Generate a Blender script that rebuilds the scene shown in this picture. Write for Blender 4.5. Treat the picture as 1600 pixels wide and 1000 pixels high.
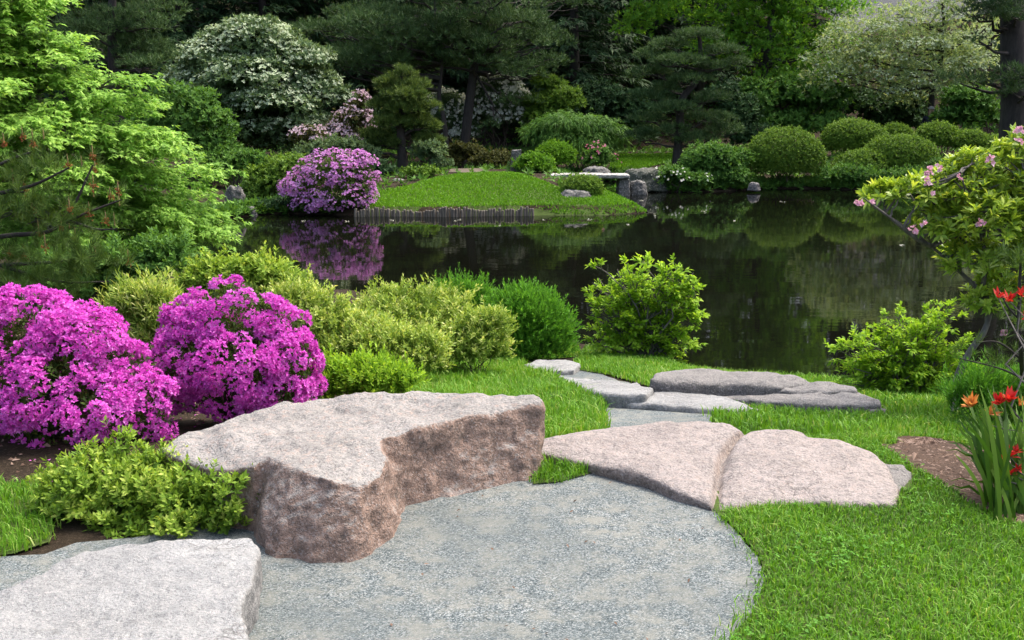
import bpy, bmesh, math, random
import numpy as np
from mathutils import Vector, noise as mnoise
from mathutils.geometry import delaunay_2d_cdt

for o in list(bpy.data.objects):
    bpy.data.objects.remove(o)
SC = bpy.context.scene
COL = SC.collection
RNG = np.random.default_rng(11)
random.seed(5)
R = math.radians

# ------------------------------------------------------------------ camera
CAM = np.array((0.0, 0.0, 1.6))
PITCH = R(12.57)
FPX = 1570.0                       # focal length for a 1600 px wide picture
cd = bpy.data.cameras.new('camera')
cd.sensor_width = 36.0
cd.lens = 36.0 * FPX / 1600.0
cd.clip_start = 0.05
cd.clip_end = 2000
cam = bpy.data.objects.new('camera', cd)
COL.objects.link(cam)
cam.location = CAM
cam.rotation_euler = (math.pi / 2 - PITCH, 0, 0)
SC.camera = cam

# ------------------------------------------------------------------ sky, sun, exposure
SUN_AZ = R(55)                     # clockwise from +Y (the view direction) towards +X
SUN_EL = R(62)
w = bpy.data.worlds.new('World')
SC.world = w
w.use_nodes = True
wn = w.node_tree
bg = wn.nodes['Background']
sky = wn.nodes.new('ShaderNodeTexSky')
sky.sky_type = 'NISHITA'
sky.sun_disc = False
sky.sun_elevation = SUN_EL
sky.sun_rotation = SUN_AZ
sky.air_density = 1.0
sky.dust_density = 7.0
wn.links.new(sky.outputs[0], bg.inputs[0])
bg.inputs[1].default_value = 0.15
sd_ = bpy.data.lights.new('sun', 'SUN')
sd_.energy = 1.15
sd_.angle = R(18)
sd_.color = (1.0, 0.955, 0.88)
sun = bpy.data.objects.new('sun', sd_)
COL.objects.link(sun)
sv = Vector((math.sin(SUN_AZ) * math.cos(SUN_EL), math.cos(SUN_AZ) * math.cos(SUN_EL), math.sin(SUN_EL)))
sun.rotation_euler = (-sv).to_track_quat('-Z', 'Y').to_euler()
sun.location = sv * 60
SC.view_settings.view_transform = 'Standard'
SC.view_settings.look = 'None'
SC.view_settings.gamma = 1
SC.view_settings.exposure = 1.4
SC.view_settings.use_curve_mapping = False
cy = SC.cycles
cy.max_bounces = 8
cy.diffuse_bounces = 4
cy.glossy_bounces = 3
cy.transmission_bounces = 6
cy.transparent_max_bounces = 6
cy.caustics_reflective = False
cy.caustics_refractive = False
cy.sample_clamp_indirect = 6.0
cy.use_denoising = True

# ------------------------------------------------------------------ view geometry: real depth for every point
CT, ST = math.cos(PITCH), math.sin(PITCH)


def ray(px, py):
    u = (px - 800.0) / FPX
    v = (500.0 - py) / FPX
    return np.array((u, v * ST + CT, v * CT - ST))


def at(px, py, Y):
    d = ray(px, py)
    return CAM + d * (Y / d[1])


def on(px, py, z):
    d = ray(px, py)
    return CAM + d * ((z - CAM[2]) / d[2])


def mpp(py, Y):                     # metres per photo pixel at that depth
    return Y / ray(800, py)[1] / FPX


# ------------------------------------------------------------------ object helpers
def link(o, parent=None):
    COL.objects.link(o)
    if parent is not None:
        o.parent = parent
    return o


def tag(o, label=None, cat=None, group=None, kind=None):
    if label: o['label'] = label
    if cat: o['category'] = cat
    if group: o['group'] = group
    if kind: o['kind'] = kind
    return o


def thing(name, label, cat, loc, group=None):
    o = bpy.data.objects.new(name, None)
    o.empty_display_size = 0.1
    o.location = [float(c) for c in loc]
    return tag(link(o), label, cat, group)


def np_mesh(name, V, F, mat, v=None, smooth=False):
    V = np.asarray(V, dtype=np.float32)
    F = np.asarray(F, dtype=np.int32)
    n = F.shape[1]
    me = bpy.data.meshes.new(name)
    me.vertices.add(len(V))
    me.vertices.foreach_set('co', V.ravel())
    me.loops.add(F.size)
    me.loops.foreach_set('vertex_index', F.ravel())
    me.polygons.add(len(F))
    me.polygons.foreach_set('loop_start', np.arange(0, F.size, n, dtype=np.int32))
    me.polygons.foreach_set('loop_total', np.full(len(F), n, dtype=np.int32))
    if smooth:
        me.polygons.foreach_set('use_smooth', np.ones(len(F), dtype=bool))
    me.update(calc_edges=True)
    if v is not None:
        a = me.attributes.new('v', 'FLOAT', 'FACE')
        a.data.foreach_set('value', np.asarray(v, dtype=np.float32))
    if mat is not None:
        me.materials.append(mat)
    return me


def part(name, V, F, mat, parent, v=None, smooth=False, kind=None):
    base = np.array(parent.location) if parent is not None else np.zeros(3)
    p = parent
    while p is not None and p.parent is not None:
        p = p.parent
        base = base + np.array(p.location)
    me = np_mesh(name, np.asarray(V) - base, F, mat, v, smooth)
    o = link(bpy.data.objects.new(name, me), parent)
    if kind: o['kind'] = kind
    return o


class Geo:                          # collects quads or triangles of one kind
    def __init__(s):
        s.V, s.F, s.v, s.n = [], [], [], 0

    def add(s, V, F, v=None):
        s.V.append(np.asarray(V, dtype=np.float64))
        s.F.append(np.asarray(F) + s.n)
        s.v.append(np.zeros(len(F)) if v is None else v)
        s.n += len(V)

    def get(s):
        return np.concatenate(s.V), np.concatenate(s.F), np.concatenate(s.v)


def tube_geo(paths, sides=6):
    """paths: list of (points, radii)"""
    g = Geo()
    ang = np.arange(sides) * 2 * math.pi / sides
    for pts, rad in paths:
        P = np.asarray(pts, dtype=float)
        n = len(P)
        rad = np.asarray(rad, dtype=float)
        if rad.ndim == 0:
            rad = np.full(n, rad)
        if len(rad) == 2 and n != 2:
            rad = np.linspace(rad[0], rad[1], n)
        T = np.gradient(P, axis=0)
        T /= np.linalg.norm(T, axis=1)[:, None] + 1e-9
        ref = np.array((0.31, 0.9, 0.2)) if abs(T[0][2]) > 0.8 else np.array((0, 0, 1.0))
        A = np.cross(T, ref)
        A /= np.linalg.norm(A, axis=1)[:, None] + 1e-9
        B = np.cross(T, A)
        V = (P[:, None, :] + rad[:, None, None] * (A[:, None, :] * np.cos(ang)[None, :, None] + B[:, None, :] * np.sin(ang)[None, :, None])).reshape(-1, 3)
        i = np.arange(n - 1)[:, None] * sides
        j = np.arange(sides)[None, :]
        k = (j + 1) % sides
        F = np.stack([i + j, i + k, i + sides + k, i + sides + j], -1).reshape(-1, 4)
        g.add(V, F, RNG.random(len(F)))
    return g.get()


def bend(a, b, n=5, wob=0.08, sag=0.0):
    a, b = np.asarray(a, float), np.asarray(b, float)
    t = np.linspace(0, 1, n)[:, None]
    L = np.linalg.norm(b - a)
    P = a + (b - a) * t
    P[1:-1] += RNG.normal(0, wob * L, (n - 2, 3)) * np.array((1, 1, .6))
    P[:, 2] += sag * L * np.sin(t[:, 0] * math.pi)
    return P


def smooth_path(pts, m=4):
    P = np.asarray(pts, float)
    Q = np.vstack([2 * P[0] - P[1], P, 2 * P[-1] - P[-2]])
    out = []
    for i in range(1, len(Q) - 2):
        for t in np.linspace(0, 1, m, endpoint=False):
            a, b, c, d = Q[i - 1], Q[i], Q[i + 1], Q[i + 2]
            out.append(0.5 * (2 * b + (c - a) * t + (2 * a - 5 * b + 4 * c - d) * t * t + (3 * b - a - 3 * c + d) * t ** 3))
    out.append(P[-1])
    return np.array(out)


# ------------------------------------------------------------------ materials
def newmat(name):
    m = bpy.data.materials.new(name)
    m.use_nodes = True
    nt = m.node_tree
    return m, nt, nt.nodes['Principled BSDF'], nt.nodes['Material Output']


def node(nt, typ, **kw):
    n = nt.nodes.new(typ)
    for k, val in kw.items():
        setattr(n, k, val)
    return n


def ramp(nt, fac, stops, interp='LINEAR'):
    r = nt.nodes.new('ShaderNodeValToRGB')
    r.color_ramp.interpolation = interp
    el = r.color_ramp.elements
    while len(el) < len(stops):
        el.new(0.5)
    for e, (p, c) in zip(el, stops):
        e.position = p
        e.color = (*c, 1) if len(c) == 3 else c
    nt.links.new(fac, r.inputs[0])
    return r.outputs[0]


def noise_tex(nt, vec, scale, detail=4, rough=0.6):
    n = nt.nodes.new('ShaderNodeTexNoise')
    n.inputs['Scale'].default_value = scale
    n.inputs['Detail'].default_value = detail
    n.inputs['Roughness'].default_value = rough
    if vec is not None:
        nt.links.new(vec, n.inputs['Vector'])
    return n.outputs['Fac']


def mixc(nt, fac, a, b, mode='MIX'):
    m = nt.nodes.new('ShaderNodeMix')
    m.data_type = 'RGBA'
    m.blend_type = mode
    for s, x in ((m.inputs[0], fac), (m.inputs[6], a), (m.inputs[7], b)):
        if hasattr(x, 'is_linked'):
            nt.links.new(x, s)
        elif isinstance(x, (int, float)):
            s.default_value = x
        else:
            s.default_value = (*x, 1)
    return m.outputs[2]


def bump(nt, h, strength, dist, bsdf):
    b = nt.nodes.new('ShaderNodeBump')
    b.inputs['Strength'].default_value = strength
    b.inputs['Distance'].default_value = dist
    nt.links.new(h, b.inputs['Height'])
    nt.links.new(b.outputs[0], bsdf.inputs['Normal'])
    return b


def leafmat(name, stops, trans=0.35, rough=0.6, spec=0.18, tint=(1.25, 1.15, 0.6), gain=1.0):
    """stops: colours over the per-leaf random value"""
    m, nt, b, out = newmat(name)
    a = node(nt, 'ShaderNodeAttribute', attribute_name='v', attribute_type='GEOMETRY')
    k = len(stops) - 1
    stops = [[min(x * gain, .85) for x in q] for q in stops]
    c = ramp(nt, a.outputs['Fac'], [(i / k, s) for i, s in enumerate(stops)])
    nt.links.new(c, b.inputs['Base Color'])
    b.inputs['Roughness'].default_value = rough
    b.inputs['Specular IOR Level'].default_value = spec
    t = nt.nodes.new('ShaderNodeBsdfTranslucent')
    nt.links.new(mixc(nt, 1.0, c, tint, 'MULTIPLY'), t.inputs[0])
    mx = nt.nodes.new('ShaderNodeMixShader')
    mx.inputs[0].default_value = trans
    nt.links.new(b.outputs[0], mx.inputs[1])
    nt.links.new(t.outputs[0], mx.inputs[2])
    nt.links.new(mx.outputs[0], out.inputs[0])
    return m


def barkmat(name, c1, c2, scale=18):
    m, nt, b, out = newmat(name)
    tc = node(nt, 'ShaderNodeTexCoord')
    mp = node(nt, 'ShaderNodeMapping')
    mp.inputs['Scale'].default_value = (1, 1, 0.3)
    nt.links.new(tc.outputs['Object'], mp.inputs[0])
    f = noise_tex(nt, mp.outputs[0], scale, 6, 0.7)
    nt.links.new(ramp(nt, f, [(0.3, c1), (0.7, c2)]), b.inputs['Base Color'])
    b.inputs['Roughness'].default_value = 0.9
    bump(nt, f, 0.8, 0.02, b)
    return m


def granite(name, fresh, worn, dark=(0.05, 0.05, 0.05), fleck=105, worn_lo=0.35, worn_hi=0.75):
    m, nt, b, out = newmat(name)
    tc = node(nt, 'ShaderNodeTexCoord')
    P = tc.outputs['Object']
    geo = node(nt, 'ShaderNodeNewGeometry')
    sep = node(nt, 'ShaderNodeSeparateXYZ')
    nt.links.new(geo.outputs['True Normal'], sep.inputs[0])
    big = noise_tex(nt, P, 3.0, 6, 0.65)
    mid = noise_tex(nt, P, 22, 5, 0.7)
    fine = noise_tex(nt, P, fleck, 3, 0.75)
    # weathered skin lies on the old top faces; broken faces keep the fresh grain colour
    ad = node(nt, 'ShaderNodeMath', operation='MULTIPLY_ADD')
    nt.links.new(big, ad.inputs[0]); ad.inputs[1].default_value = 0.4; nt.links.new(sep.outputs[2], ad.inputs[2])
    wf = ramp(nt, ad.outputs[0], [(worn_lo + .30, (0, 0, 0)), (min(worn_hi + .4, 1), (1, 1, 1))])
    f1 = mixc(nt, ramp(nt, mid, [(0.3, (0, 0, 0)), (0.7, (1, 1, 1))]), [c * 0.55 for c in fresh], [min(c * 1.25, .9) for c in fresh])
    w1 = mixc(nt, ramp(nt, big, [(0.35, (0, 0, 0)), (0.65, (1, 1, 1))]), [c * 0.8 for c in worn], [min(c * 1.12, .9) for c in worn])
    c = mixc(nt, wf, f1, w1)
    spk = ramp(nt, fine, [(0.36, (1, 1, 1)), (0.45, (0, 0, 0))])
    c = mixc(nt, mixc(nt, 0.62, (0, 0, 0), spk), c, dark)
    spk2 = ramp(nt, fine, [(0.55, (0, 0, 0)), (0.64, (1, 1, 1))])
    c = mixc(nt, mixc(nt, 0.6, (0, 0, 0), spk2), c, (0.42, 0.39, 0.375))
    gr = noise_tex(nt, P, fleck * .3, 3, .8)
    c = mixc(nt, mixc(nt, 0.35, (0, 0, 0), ramp(nt, gr, [(0.36, (1, 1, 1)), (0.47, (0, 0, 0))])), c, [x * 1.2 for x in dark])
    c = mixc(nt, mixc(nt, 0.35, (0, 0, 0), ramp(nt, gr, [(0.53, (0, 0, 0)), (0.64, (1, 1, 1))])), c, [min(1, x * 1.5) for x in fresh])
    blot = ramp(nt, noise_tex(nt, P, 7.5, 8, 0.75), [(0.56, (0, 0, 0)), (0.68, (1, 1, 1))])
    c = mixc(nt, mixc(nt, 0.5, (0, 0, 0), blot), c, (0.10, 0.10, 0.092))
    vc = node(nt, 'ShaderNodeTexVoronoi', feature='DISTANCE_TO_EDGE')
    vc.inputs['Scale'].default_value = 2.6
    dis = nt.nodes.new('ShaderNodeTexNoise')
    dis.inputs['Scale'].default_value = 4.0
    dis.inputs['Detail'].default_value = 6
    nt.links.new(P, dis.inputs['Vector'])
    va = node(nt, 'ShaderNodeVectorMath', operation='MULTIPLY_ADD')
    nt.links.new(dis.outputs['Color'], va.inputs[0]); va.inputs[1].default_value = (.45, .45, .45); nt.links.new(P, va.inputs[2])
    nt.links.new(va.outputs[0], vc.inputs['Vector'])
    crk = ramp(nt, vc.outputs['Distance'], [(0.0, (1, 1, 1)), (0.012, (0, 0, 0))])
    crk = mixc(nt, ramp(nt, noise_tex(nt, P, 1.7, 3, .5), [(0.5, (0, 0, 0)), (0.6, (1, 1, 1))]), (0, 0, 0), crk)
    c = mixc(nt, mixc(nt, .6, (0, 0, 0), crk), c, (0.06, 0.055, 0.05))
    nt.links.new(c, b.inputs['Base Color'])
    b.inputs['Roughness'].default_value = 0.85
    b.inputs['Specular IOR Level'].default_value = 0.25
    h = node(nt, 'ShaderNodeMath', operation='MULTIPLY_ADD')
    nt.links.new(mid, h.inputs[0]); h.inputs[1].default_value = 2.0; nt.links.new(fine, h.inputs[2])
    bump(nt, h.outputs[0], 0.8, 0.012, b)
    return m


M = {}
M['boulder'] = granite('pink_granite', (0.285, 0.195, 0.152), (0.29, 0.279, 0.262))
M['slab'] = granite('pale_granite', (0.235, 0.235, 0.228), (0.275, 0.283, 0.281), dark=(.10, .103, .104), worn_lo=.1, worn_hi=.5)
M['pinkslab'] = granite('pinkish_granite', (0.265, 0.21, 0.18), (0.305, 0.27, 0.252), worn_lo=.1, worn_hi=.6)
M['greyrock'] = granite('grey_granite', (0.14, 0.132, 0.125), (0.205, 0.198, 0.19), worn_lo=.2, worn_hi=.6)
M['farrock'] = granite('mossy_grey_stone', (0.11, 0.108, 0.10), (0.165, 0.165, 0.155), fleck=25)

M['mossrock'] = granite('mossy_dark_stone', (0.05, 0.062, 0.04), (0.09, 0.095, 0.075), fleck=25)
M['grass'] = leafmat('grass_blades', [(0.035, 0.085, 0.008), (0.075, 0.19, 0.012), (0.12, 0.25, 0.022), (0.23, 0.28, 0.075)], 0.35, 0.5, 0.25, gain=1.5)
M['grass_far'] = leafmat('island_grass_blades', [(0.05, 0.13, 0.008), (0.085, 0.21, 0.010), (0.11, 0.25, 0.015)], 0.35, 0.6, 0.15, gain=1.35)
M['magenta'] = leafmat('magenta_petals', [(0.42, 0.04, 0.33), (0.575, 0.085, 0.48), (0.655, 0.15, 0.58), (0.72, 0.30, 0.66)], 0.40, 0.6, 0.2, (1.1, .8, 1.1), gain=1.15)
M['lilac'] = leafmat('lilac_petals', [(0.36, 0.13, 0.34), (0.52, 0.25, 0.50), (0.66, 0.44, 0.62)], 0.3, 0.6, 0.2, (1.1, .9, 1.1), gain=1.35)
M['pinkpetal'] = leafmat('pale_pink_petals', [(0.55, 0.25, 0.38), (0.68, 0.42, 0.52), (0.75, 0.60, 0.65)], 0.3, 0.6, 0.2, (1.1, .9, 1))
M['blush'] = leafmat('blush_petals', [(0.5, 0.36, 0.42), (0.62, 0.50, 0.55), (0.70, 0.63, 0.64)], 0.3, 0.6, 0.2, (1.05, .95, 1), gain=1.1)
M['rosepetal'] = leafmat('rose_petals', [(0.50, 0.10, 0.20), (0.62, 0.25, 0.33), (0.7, 0.4, 0.45)], 0.3, 0.6, 0.2, (1.1, .9, 1))
M['whitepetal'] = leafmat('white_petals', [(0.40, 0.42, 0.35), (0.55, 0.56, 0.5), (0.68, 0.68, 0.62)], 0.3, 0.6, 0.2, (1.05, 1.05, .9), gain=1.5)
M['creambract'] = leafmat('cream_bracts', [(0.22, 0.29, 0.17), (0.32, 0.39, 0.25), (0.46, 0.51, 0.38)], 0.3, 0.6, 0.2, (1.1, 1.1, .8), gain=1.35)
M['redpetal'] = leafmat('red_petals', [(0.35, 0.015, 0.015), (0.55, 0.03, 0.025), (0.68, 0.06, 0.04)], 0.3, 0.45, 0.3, (1.2, .8, .7))
M['orangepetal'] = leafmat('orange_petals', [(0.50, 0.10, 0.03), (0.62, 0.25, 0.06), (0.65, 0.42, 0.12)], 0.3, 0.45, 0.3, (1.2, .9, .7))
M['azleaf'] = leafmat('azalea_leaves', [(0.020, 0.040, 0.008), (0.045, 0.085, 0.014), (0.09, 0.14, 0.02)], gain=1.3)
M['yellowgreen'] = leafmat('yellow_green_leaves', [(0.05, 0.10, 0.012), (0.105, 0.185, 0.02), (0.18, 0.27, 0.035), (0.29, 0.35, 0.075)], 0.35, gain=1.6)
M['olivetip'] = leafmat('pale_tipped_leaves', [(0.06, 0.115, 0.017), (0.14, 0.22, 0.032), (0.25, 0.33, 0.065), (0.43, 0.45, 0.18)], 0.35, gain=1.5)
M['brightgreen'] = leafmat('bright_green_leaves', [(0.035, 0.10, 0.012), (0.07, 0.20, 0.018), (0.12, 0.28, 0.03)], 0.35, gain=1.4)
M['limeleaf'] = leafmat('lime_leaves', [(0.05, 0.11, 0.010), (0.11, 0.21, 0.015), (0.18, 0.30, 0.024), (0.26, 0.37, 0.045)], 0.42, gain=1.7)
M['rhodo'] = leafmat('rhododendron_leaves', [(0.055, 0.10, 0.012), (0.11, 0.18, 0.02), (0.19, 0.27, 0.03), (0.29, 0.34, 0.06)], 0.35, 0.35, 0.5, gain=1.95)
M['maple'] = leafmat('maple_leaves', [(0.05, 0.105, 0.016), (0.105, 0.21, 0.030), (0.17, 0.295, 0.05), (0.25, 0.37, 0.085)], 0.42, tint=(1.2, 1.12, .8), gain=1.75)
M['dogwood'] = leafmat('dogwood_leaves', [(0.03, 0.06, 0.025), (0.06, 0.10, 0.04), (0.11, 0.16, 0.075)], 0.3, gain=1.7)
M['palegreen'] = leafmat('pale_blossom_leaves', [(0.08, 0.13, 0.05), (0.17, 0.23, 0.10), (0.33, 0.38, 0.22)], 0.4, gain=1.7)
M['midgreen'] = leafmat('mid_green_leaves', [(0.022, 0.055, 0.012), (0.045, 0.105, 0.018), (0.075, 0.15, 0.025)], 0.32, gain=2.0)
M['tallgreen'] = leafmat('tall_tree_leaves', [(0.03, 0.075, 0.010), (0.06, 0.14, 0.014), (0.11, 0.20, 0.022)], 0.45, gain=2.3)
M['darkgreen'] = leafmat('dark_green_leaves', [(0.010, 0.024, 0.010), (0.020, 0.045, 0.016), (0.035, 0.07, 0.022)], 0.2, gain=2.1)
M['conifer'] = leafmat('conifer_needles', [(0.007, 0.016, 0.007), (0.014, 0.031, 0.012), (0.026, 0.052, 0.018)], 0.15, gain=2.7)
M['pine'] = leafmat('pine_needles', [(0.016, 0.036, 0.013), (0.033, 0.066, 0.022), (0.062, 0.108, 0.036)], 0.2, gain=1.7)
M['olivepine'] = leafmat('olive_pine_needles', [(0.018, 0.038, 0.010), (0.042, 0.072, 0.015), (0.09, 0.125, 0.025)], 0.2, gain=1.8)
M['nearpine'] = leafmat('near_pine_needles', [(0.03, 0.065, 0.014), (0.06, 0.12, 0.022), (0.11, 0.18, 0.03)], 0.25, gain=1.1)
M['clipped'] = leafmat('clipped_shrub_leaves', [(0.022, 0.050, 0.008), (0.050, 0.095, 0.012), (0.085, 0.14, 0.018)], 0.3, gain=2.4)
M['clipbright'] = leafmat('bright_clipped_leaves', [(0.04, 0.11, 0.006), (0.075, 0.18, 0.010), (0.12, 0.24, 0.015)], 0.35, gain=1.4)
M['brownshrub'] = leafmat('brownish_leaves', [(0.035, 0.045, 0.012), (0.07, 0.08, 0.02), (0.11, 0.115, 0.03)], 0.3)
M['strap'] = leafmat('strap_leaves', [(0.03, 0.085, 0.008), (0.06, 0.15, 0.012), (0.11, 0.21, 0.02)], 0.35, 0.55, 0.2)
M['candle'] = leafmat('pine_candles', [(0.28, 0.20, 0.10), (0.36, 0.26, 0.13)], 0.1, 0.7, 0.1)
M['cone'] = leafmat('pine_pollen_cones', [(0.24, 0.08, 0.035), (0.34, 0.13, 0.05), (0.40, 0.17, 0.06)], 0.1, 0.7, 0.1)
M['bark'] = barkmat('brown_bark', (0.04, 0.030, 0.022), (0.11, 0.085, 0.065))
M['darkbark'] = barkmat('dark_bark', (0.018, 0.015, 0.013), (0.055, 0.046, 0.04), 12)
M['greybark'] = barkmat('grey_bark', (0.06, 0.054, 0.048), (0.16, 0.145, 0.13), 30)
M['stake'] = barkmat('weathered_stake_wood', (0.075, 0.064, 0.05), (0.22, 0.19, 0.15), 20)


def soil_mat():
    m, nt, b, out = newmat('soil')
    tc = node(nt, 'ShaderNodeTexCoord')
    P = tc.outputs['Object']
    f = noise_tex(nt, P, 1.3, 6, .6)
    g = noise_tex(nt, P, 60, 4, .8)
    c = ramp(nt, f, [(0.35, (0.020, 0.015, 0.010)), (0.6, (0.038, 0.029, 0.019))])
    c = mixc(nt, ramp(nt, g, [(0.5, (0, 0, 0)), (0.72, (1, 1, 1))]), c, (0.085, 0.062, 0.042))
    nt.links.new(c, b.inputs['Base Color'])
    b.inputs['Roughness'].default_value = 0.95
    b.inputs['Specular IOR Level'].default_value = 0.1
    bump(nt, g, 0.9, 0.02, b)
    return m


def gravel_mat():
    m, nt, b, out = newmat('gravel')
    tc = node(nt, 'ShaderNodeTexCoord')
    P = tc.outputs['Object']
    vo = node(nt, 'ShaderNodeTexVoronoi')
    vo.inputs['Scale'].default_value = 240
    nt.links.new(P, vo.inputs['Vector'])
    sep = node(nt, 'ShaderNodeSeparateColor')
    nt.links.new(vo.outputs['Color'], sep.inputs[0])
    c = ramp(nt, sep.outputs[0], [(0.0, (0.024, 0.034, 0.037)), (0.3, (0.068, 0.088, 0.093)), (0.65, (0.135, 0.160, 0.164)), (1.0, (0.33, 0.352, 0.348))])
    mp = node(nt, 'ShaderNodeMapping')
    mp.inputs['Scale'].default_value = (1, 1.1, 1)
    nt.links.new(P, mp.inputs[0])
    n1 = noise_tex(nt, mp.outputs[0], 8.0, 10, 0.76)
    patch = ramp(nt, n1, [(0.45, (0, 0, 0)), (0.62, (1, 1, 1))])
    fines = mixc(nt, noise_tex(nt, P, 260, 2, .8), (0.155, 0.158, 0.138), (0.29, 0.292, 0.255))
    c = mixc(nt, mixc(nt, 0.8, (0, 0, 0), patch), c, fines)
    n2 = noise_tex(nt, P, 1.6, 5, 0.6)
    c = mixc(nt, ramp(nt, n2, [(0.35, (.5, .5, .5)), (0.6, (0, 0, 0))]), c, (0.09, 0.108, 0.11))
    nt.links.new(c, b.inputs['Base Color'])
    b.inputs['Roughness'].default_value = 0.9
    b.inputs['Specular IOR Level'].default_value = 0.2
    inv = node(nt, 'ShaderNodeMath', operation='SUBTRACT')
    inv.inputs[0].default_value = 1
    nt.links.new(vo.outputs['Distance'], inv.inputs[1])
    bump(nt, inv.outputs[0], 0.7, 0.004, b)
    return m


def water_mat():
    m, nt, b, out = newmat('pond_water')
    tc = node(nt, 'ShaderNodeTexCoord')
    mp = node(nt, 'ShaderNodeMapping')
    mp.inputs['Scale'].default_value = (0.55, 1.5, 1)
    nt.links.new(tc.outputs['Object'], mp.inputs[0])
    f1 = noise_tex(nt, mp.outputs[0], 1.2, 3, .5)
    f2 = noise_tex(nt, mp.outputs[0], 9, 2, .5)
    h = node(nt, 'ShaderNodeMath', operation='MULTIPLY_ADD')
    nt.links.new(f2, h.inputs[0]); h.inputs[1].default_value = 0.10; nt.links.new(f1, h.inputs[2])
    b.inputs['Base Color'].default_value = (0.0035, 0.0038, 0.0025, 1)
    b.inputs['Roughness'].default_value = 0.03
    b.inputs['IOR'].default_value = 1.333
    bump(nt, h.outputs[0], 0.022, 0.10, b)
    return m


def plain(name, c, rough=0.8, c2=None, scale=20, bmp=0.3):
    m, nt, b, out = newmat(name)
    tc = node(nt, 'ShaderNodeTexCoord')
    f = noise_tex(nt, tc.outputs['Object'], scale, 5, .65)
    nt.links.new(ramp(nt, f, [(0.3, c), (0.7, c2 or [x * 1.4 for x in c])]), b.inputs['Base Color'])
    b.inputs['Roughness'].default_value = rough
    b.inputs['Specular IOR Level'].default_value = 0.2
    if bmp: bump(nt, f, bmp, 0.01, b)
    return m


M['soil'] = soil_mat()
M['gravel'] = gravel_mat()
M['water'] = water_mat()
M['turf'] = plain('turf_soil', (0.035, 0.05, 0.012), .95, (0.06, 0.10, 0.018), 40)
M['mulch'] = plain('bark_mulch', (0.04, 0.026, 0.019), .95, (0.10, 0.068, 0.05), 70)
M['chip'] = leafmat('mulch_chips', [(0.035, 0.022, 0.017), (0.085, 0.055, 0.04), (0.16, 0.11, 0.083), (0.27, 0.20, 0.165)], 0.0, .9, .1)
M['pebble'] = leafmat('pebbles', [(0.03, 0.038, 0.041), (0.08, 0.097, 0.10), (0.15, 0.165, 0.167), (0.32, 0.33, 0.32)], 0.0, .9, .15)
M['road'] = plain('far_road_gravel', (0.095, 0.10, 0.105), .9, (0.13, 0.135, 0.14), 5)
M['sandpath'] = plain('sandy_path', (0.09, 0.075, 0.055), .9, (0.14, 0.12, 0.09), 12)

# ------------------------------------------------------------------ terrain
WZ = -0.9


def poly_pts(pp, z):
    return np.array([on(x, y, z)[:2] for x, y in pp])


SHORE = poly_pts([(300, 372), (352, 344), (400, 336), (440, 334), (555, 337), (700, 338), (836, 336), (850, 336), (930, 337), (1014, 333),
                  (985, 319), (948, 309), (925, 299), (905, 291), (905, 283), (955, 283), (975, 293), (1015, 299), (1080, 301), (1160, 298), (1200, 295), (1290, 295), (1400, 300),
                  (1500, 306), (1600, 313), (1750, 325), (1900, 370), (1850, 430), (1720, 500), (1600, 560), (1490, 640), (1390, 646), (1300, 644),
                  (1200, 634), (1130, 612), (1080, 584), (1000, 560), (930, 548), (890, 528), (800, 505), (690, 482), (560, 462), (470, 452), (400, 440), (310, 430), (240, 410)], WZ)


def seg_dist(P, poly):
    d = np.full(len(P), 1e9)
    A = poly
    B = np.roll(poly, -1, axis=0)
    for a, b in zip(A, B):
        ab = b - a
        t = np.clip(((P - a) @ ab) / (ab @ ab + 1e-12), 0, 1)
        q = P - (a + t[:, None] * ab)
        d = np.minimum(d, np.hypot(q[:, 0], q[:, 1]))
    return d


def inside(P, poly):
    x, y = P[:, 0], P[:, 1]
    c = np.zeros(len(P), bool)
    A = poly
    B = np.roll(poly, -1, axis=0)
    for (x1, y1), (x2, y2) in zip(A, B):
        if y1 == y2: continue
        m = ((y1 > y) != (y2 > y)) & (x < (x2 - x1) * (y - y1) / (y2 - y1) + x1)
        c ^= m
    return c


def wav(x, y, s, a):
    return a * (np.sin(x * s + 1.3) * np.cos(y * s * 1.17 + .4) + 0.5 * np.sin(x * s * 2.3 + y * s * 1.9 + 2.0))


def zt(x, y):
    x = np.atleast_1d(np.asarray(x, float))
    y = np.atleast_1d(np.asarray(y, float))
    sh = x.shape
    x, y = x.ravel(), y.ravel()
    near = np.where(y < 4.5, 0.0, -0.17 * (y - 4.5))
    near = np.maximum(near, -0.78) + wav(x, y, 1.9, 0.012) * np.clip((y - 3.5) / 2, 0, 1)
    far = -0.745 + 0.42 * np.exp(-0.5 * (((x + 0.75) / np.where(x > -.75, 2.75, 3.7)) ** 2 + ((y - 26.0) / 2.75) ** 2) ** 1.6)
    far = far + np.clip((y - 27) / 8, 0, 1) * 0.22 + wav(x, y, 0.5, 0.05) * np.clip((y - 29) / 5, 0, 1)
    hill = np.clip(y - 41, 0, None) + np.clip(np.abs(x) - 16, 0, None) * 0.35 * (y > 5)
    far = far + 15 * (1 - np.exp(-(hill / 24) ** 1.5 * 0.9))
    t = np.clip((y - 10) / 8, 0, 1)
    t = t * t * (3 - 2 * t)
    land = near * (1 - t) + far * t
    # the left bank and the right bank rise gently away from the pond
    land = land + np.clip(-x - 7, 0, 12) * 0.04 * np.clip((y - 8) / 4, 0, 1)
    P = np.stack([x, y], 1)
    d = seg_dist(P, SHORE)
    ins = inside(P, SHORE)
    slope = 0.62 + 3.2 * np.exp(-np.clip(np.abs(x + 1.4) - 1.9, 0, None) ** 2 / .08 - ((y - 21.4) / 1.2) ** 4)
    z = np.where(ins, WZ - np.minimum(0.9, 0.06 + 0.55 * d), np.minimum(land, WZ - 0.01 + slope * d))
    return z.reshape(sh)


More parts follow.
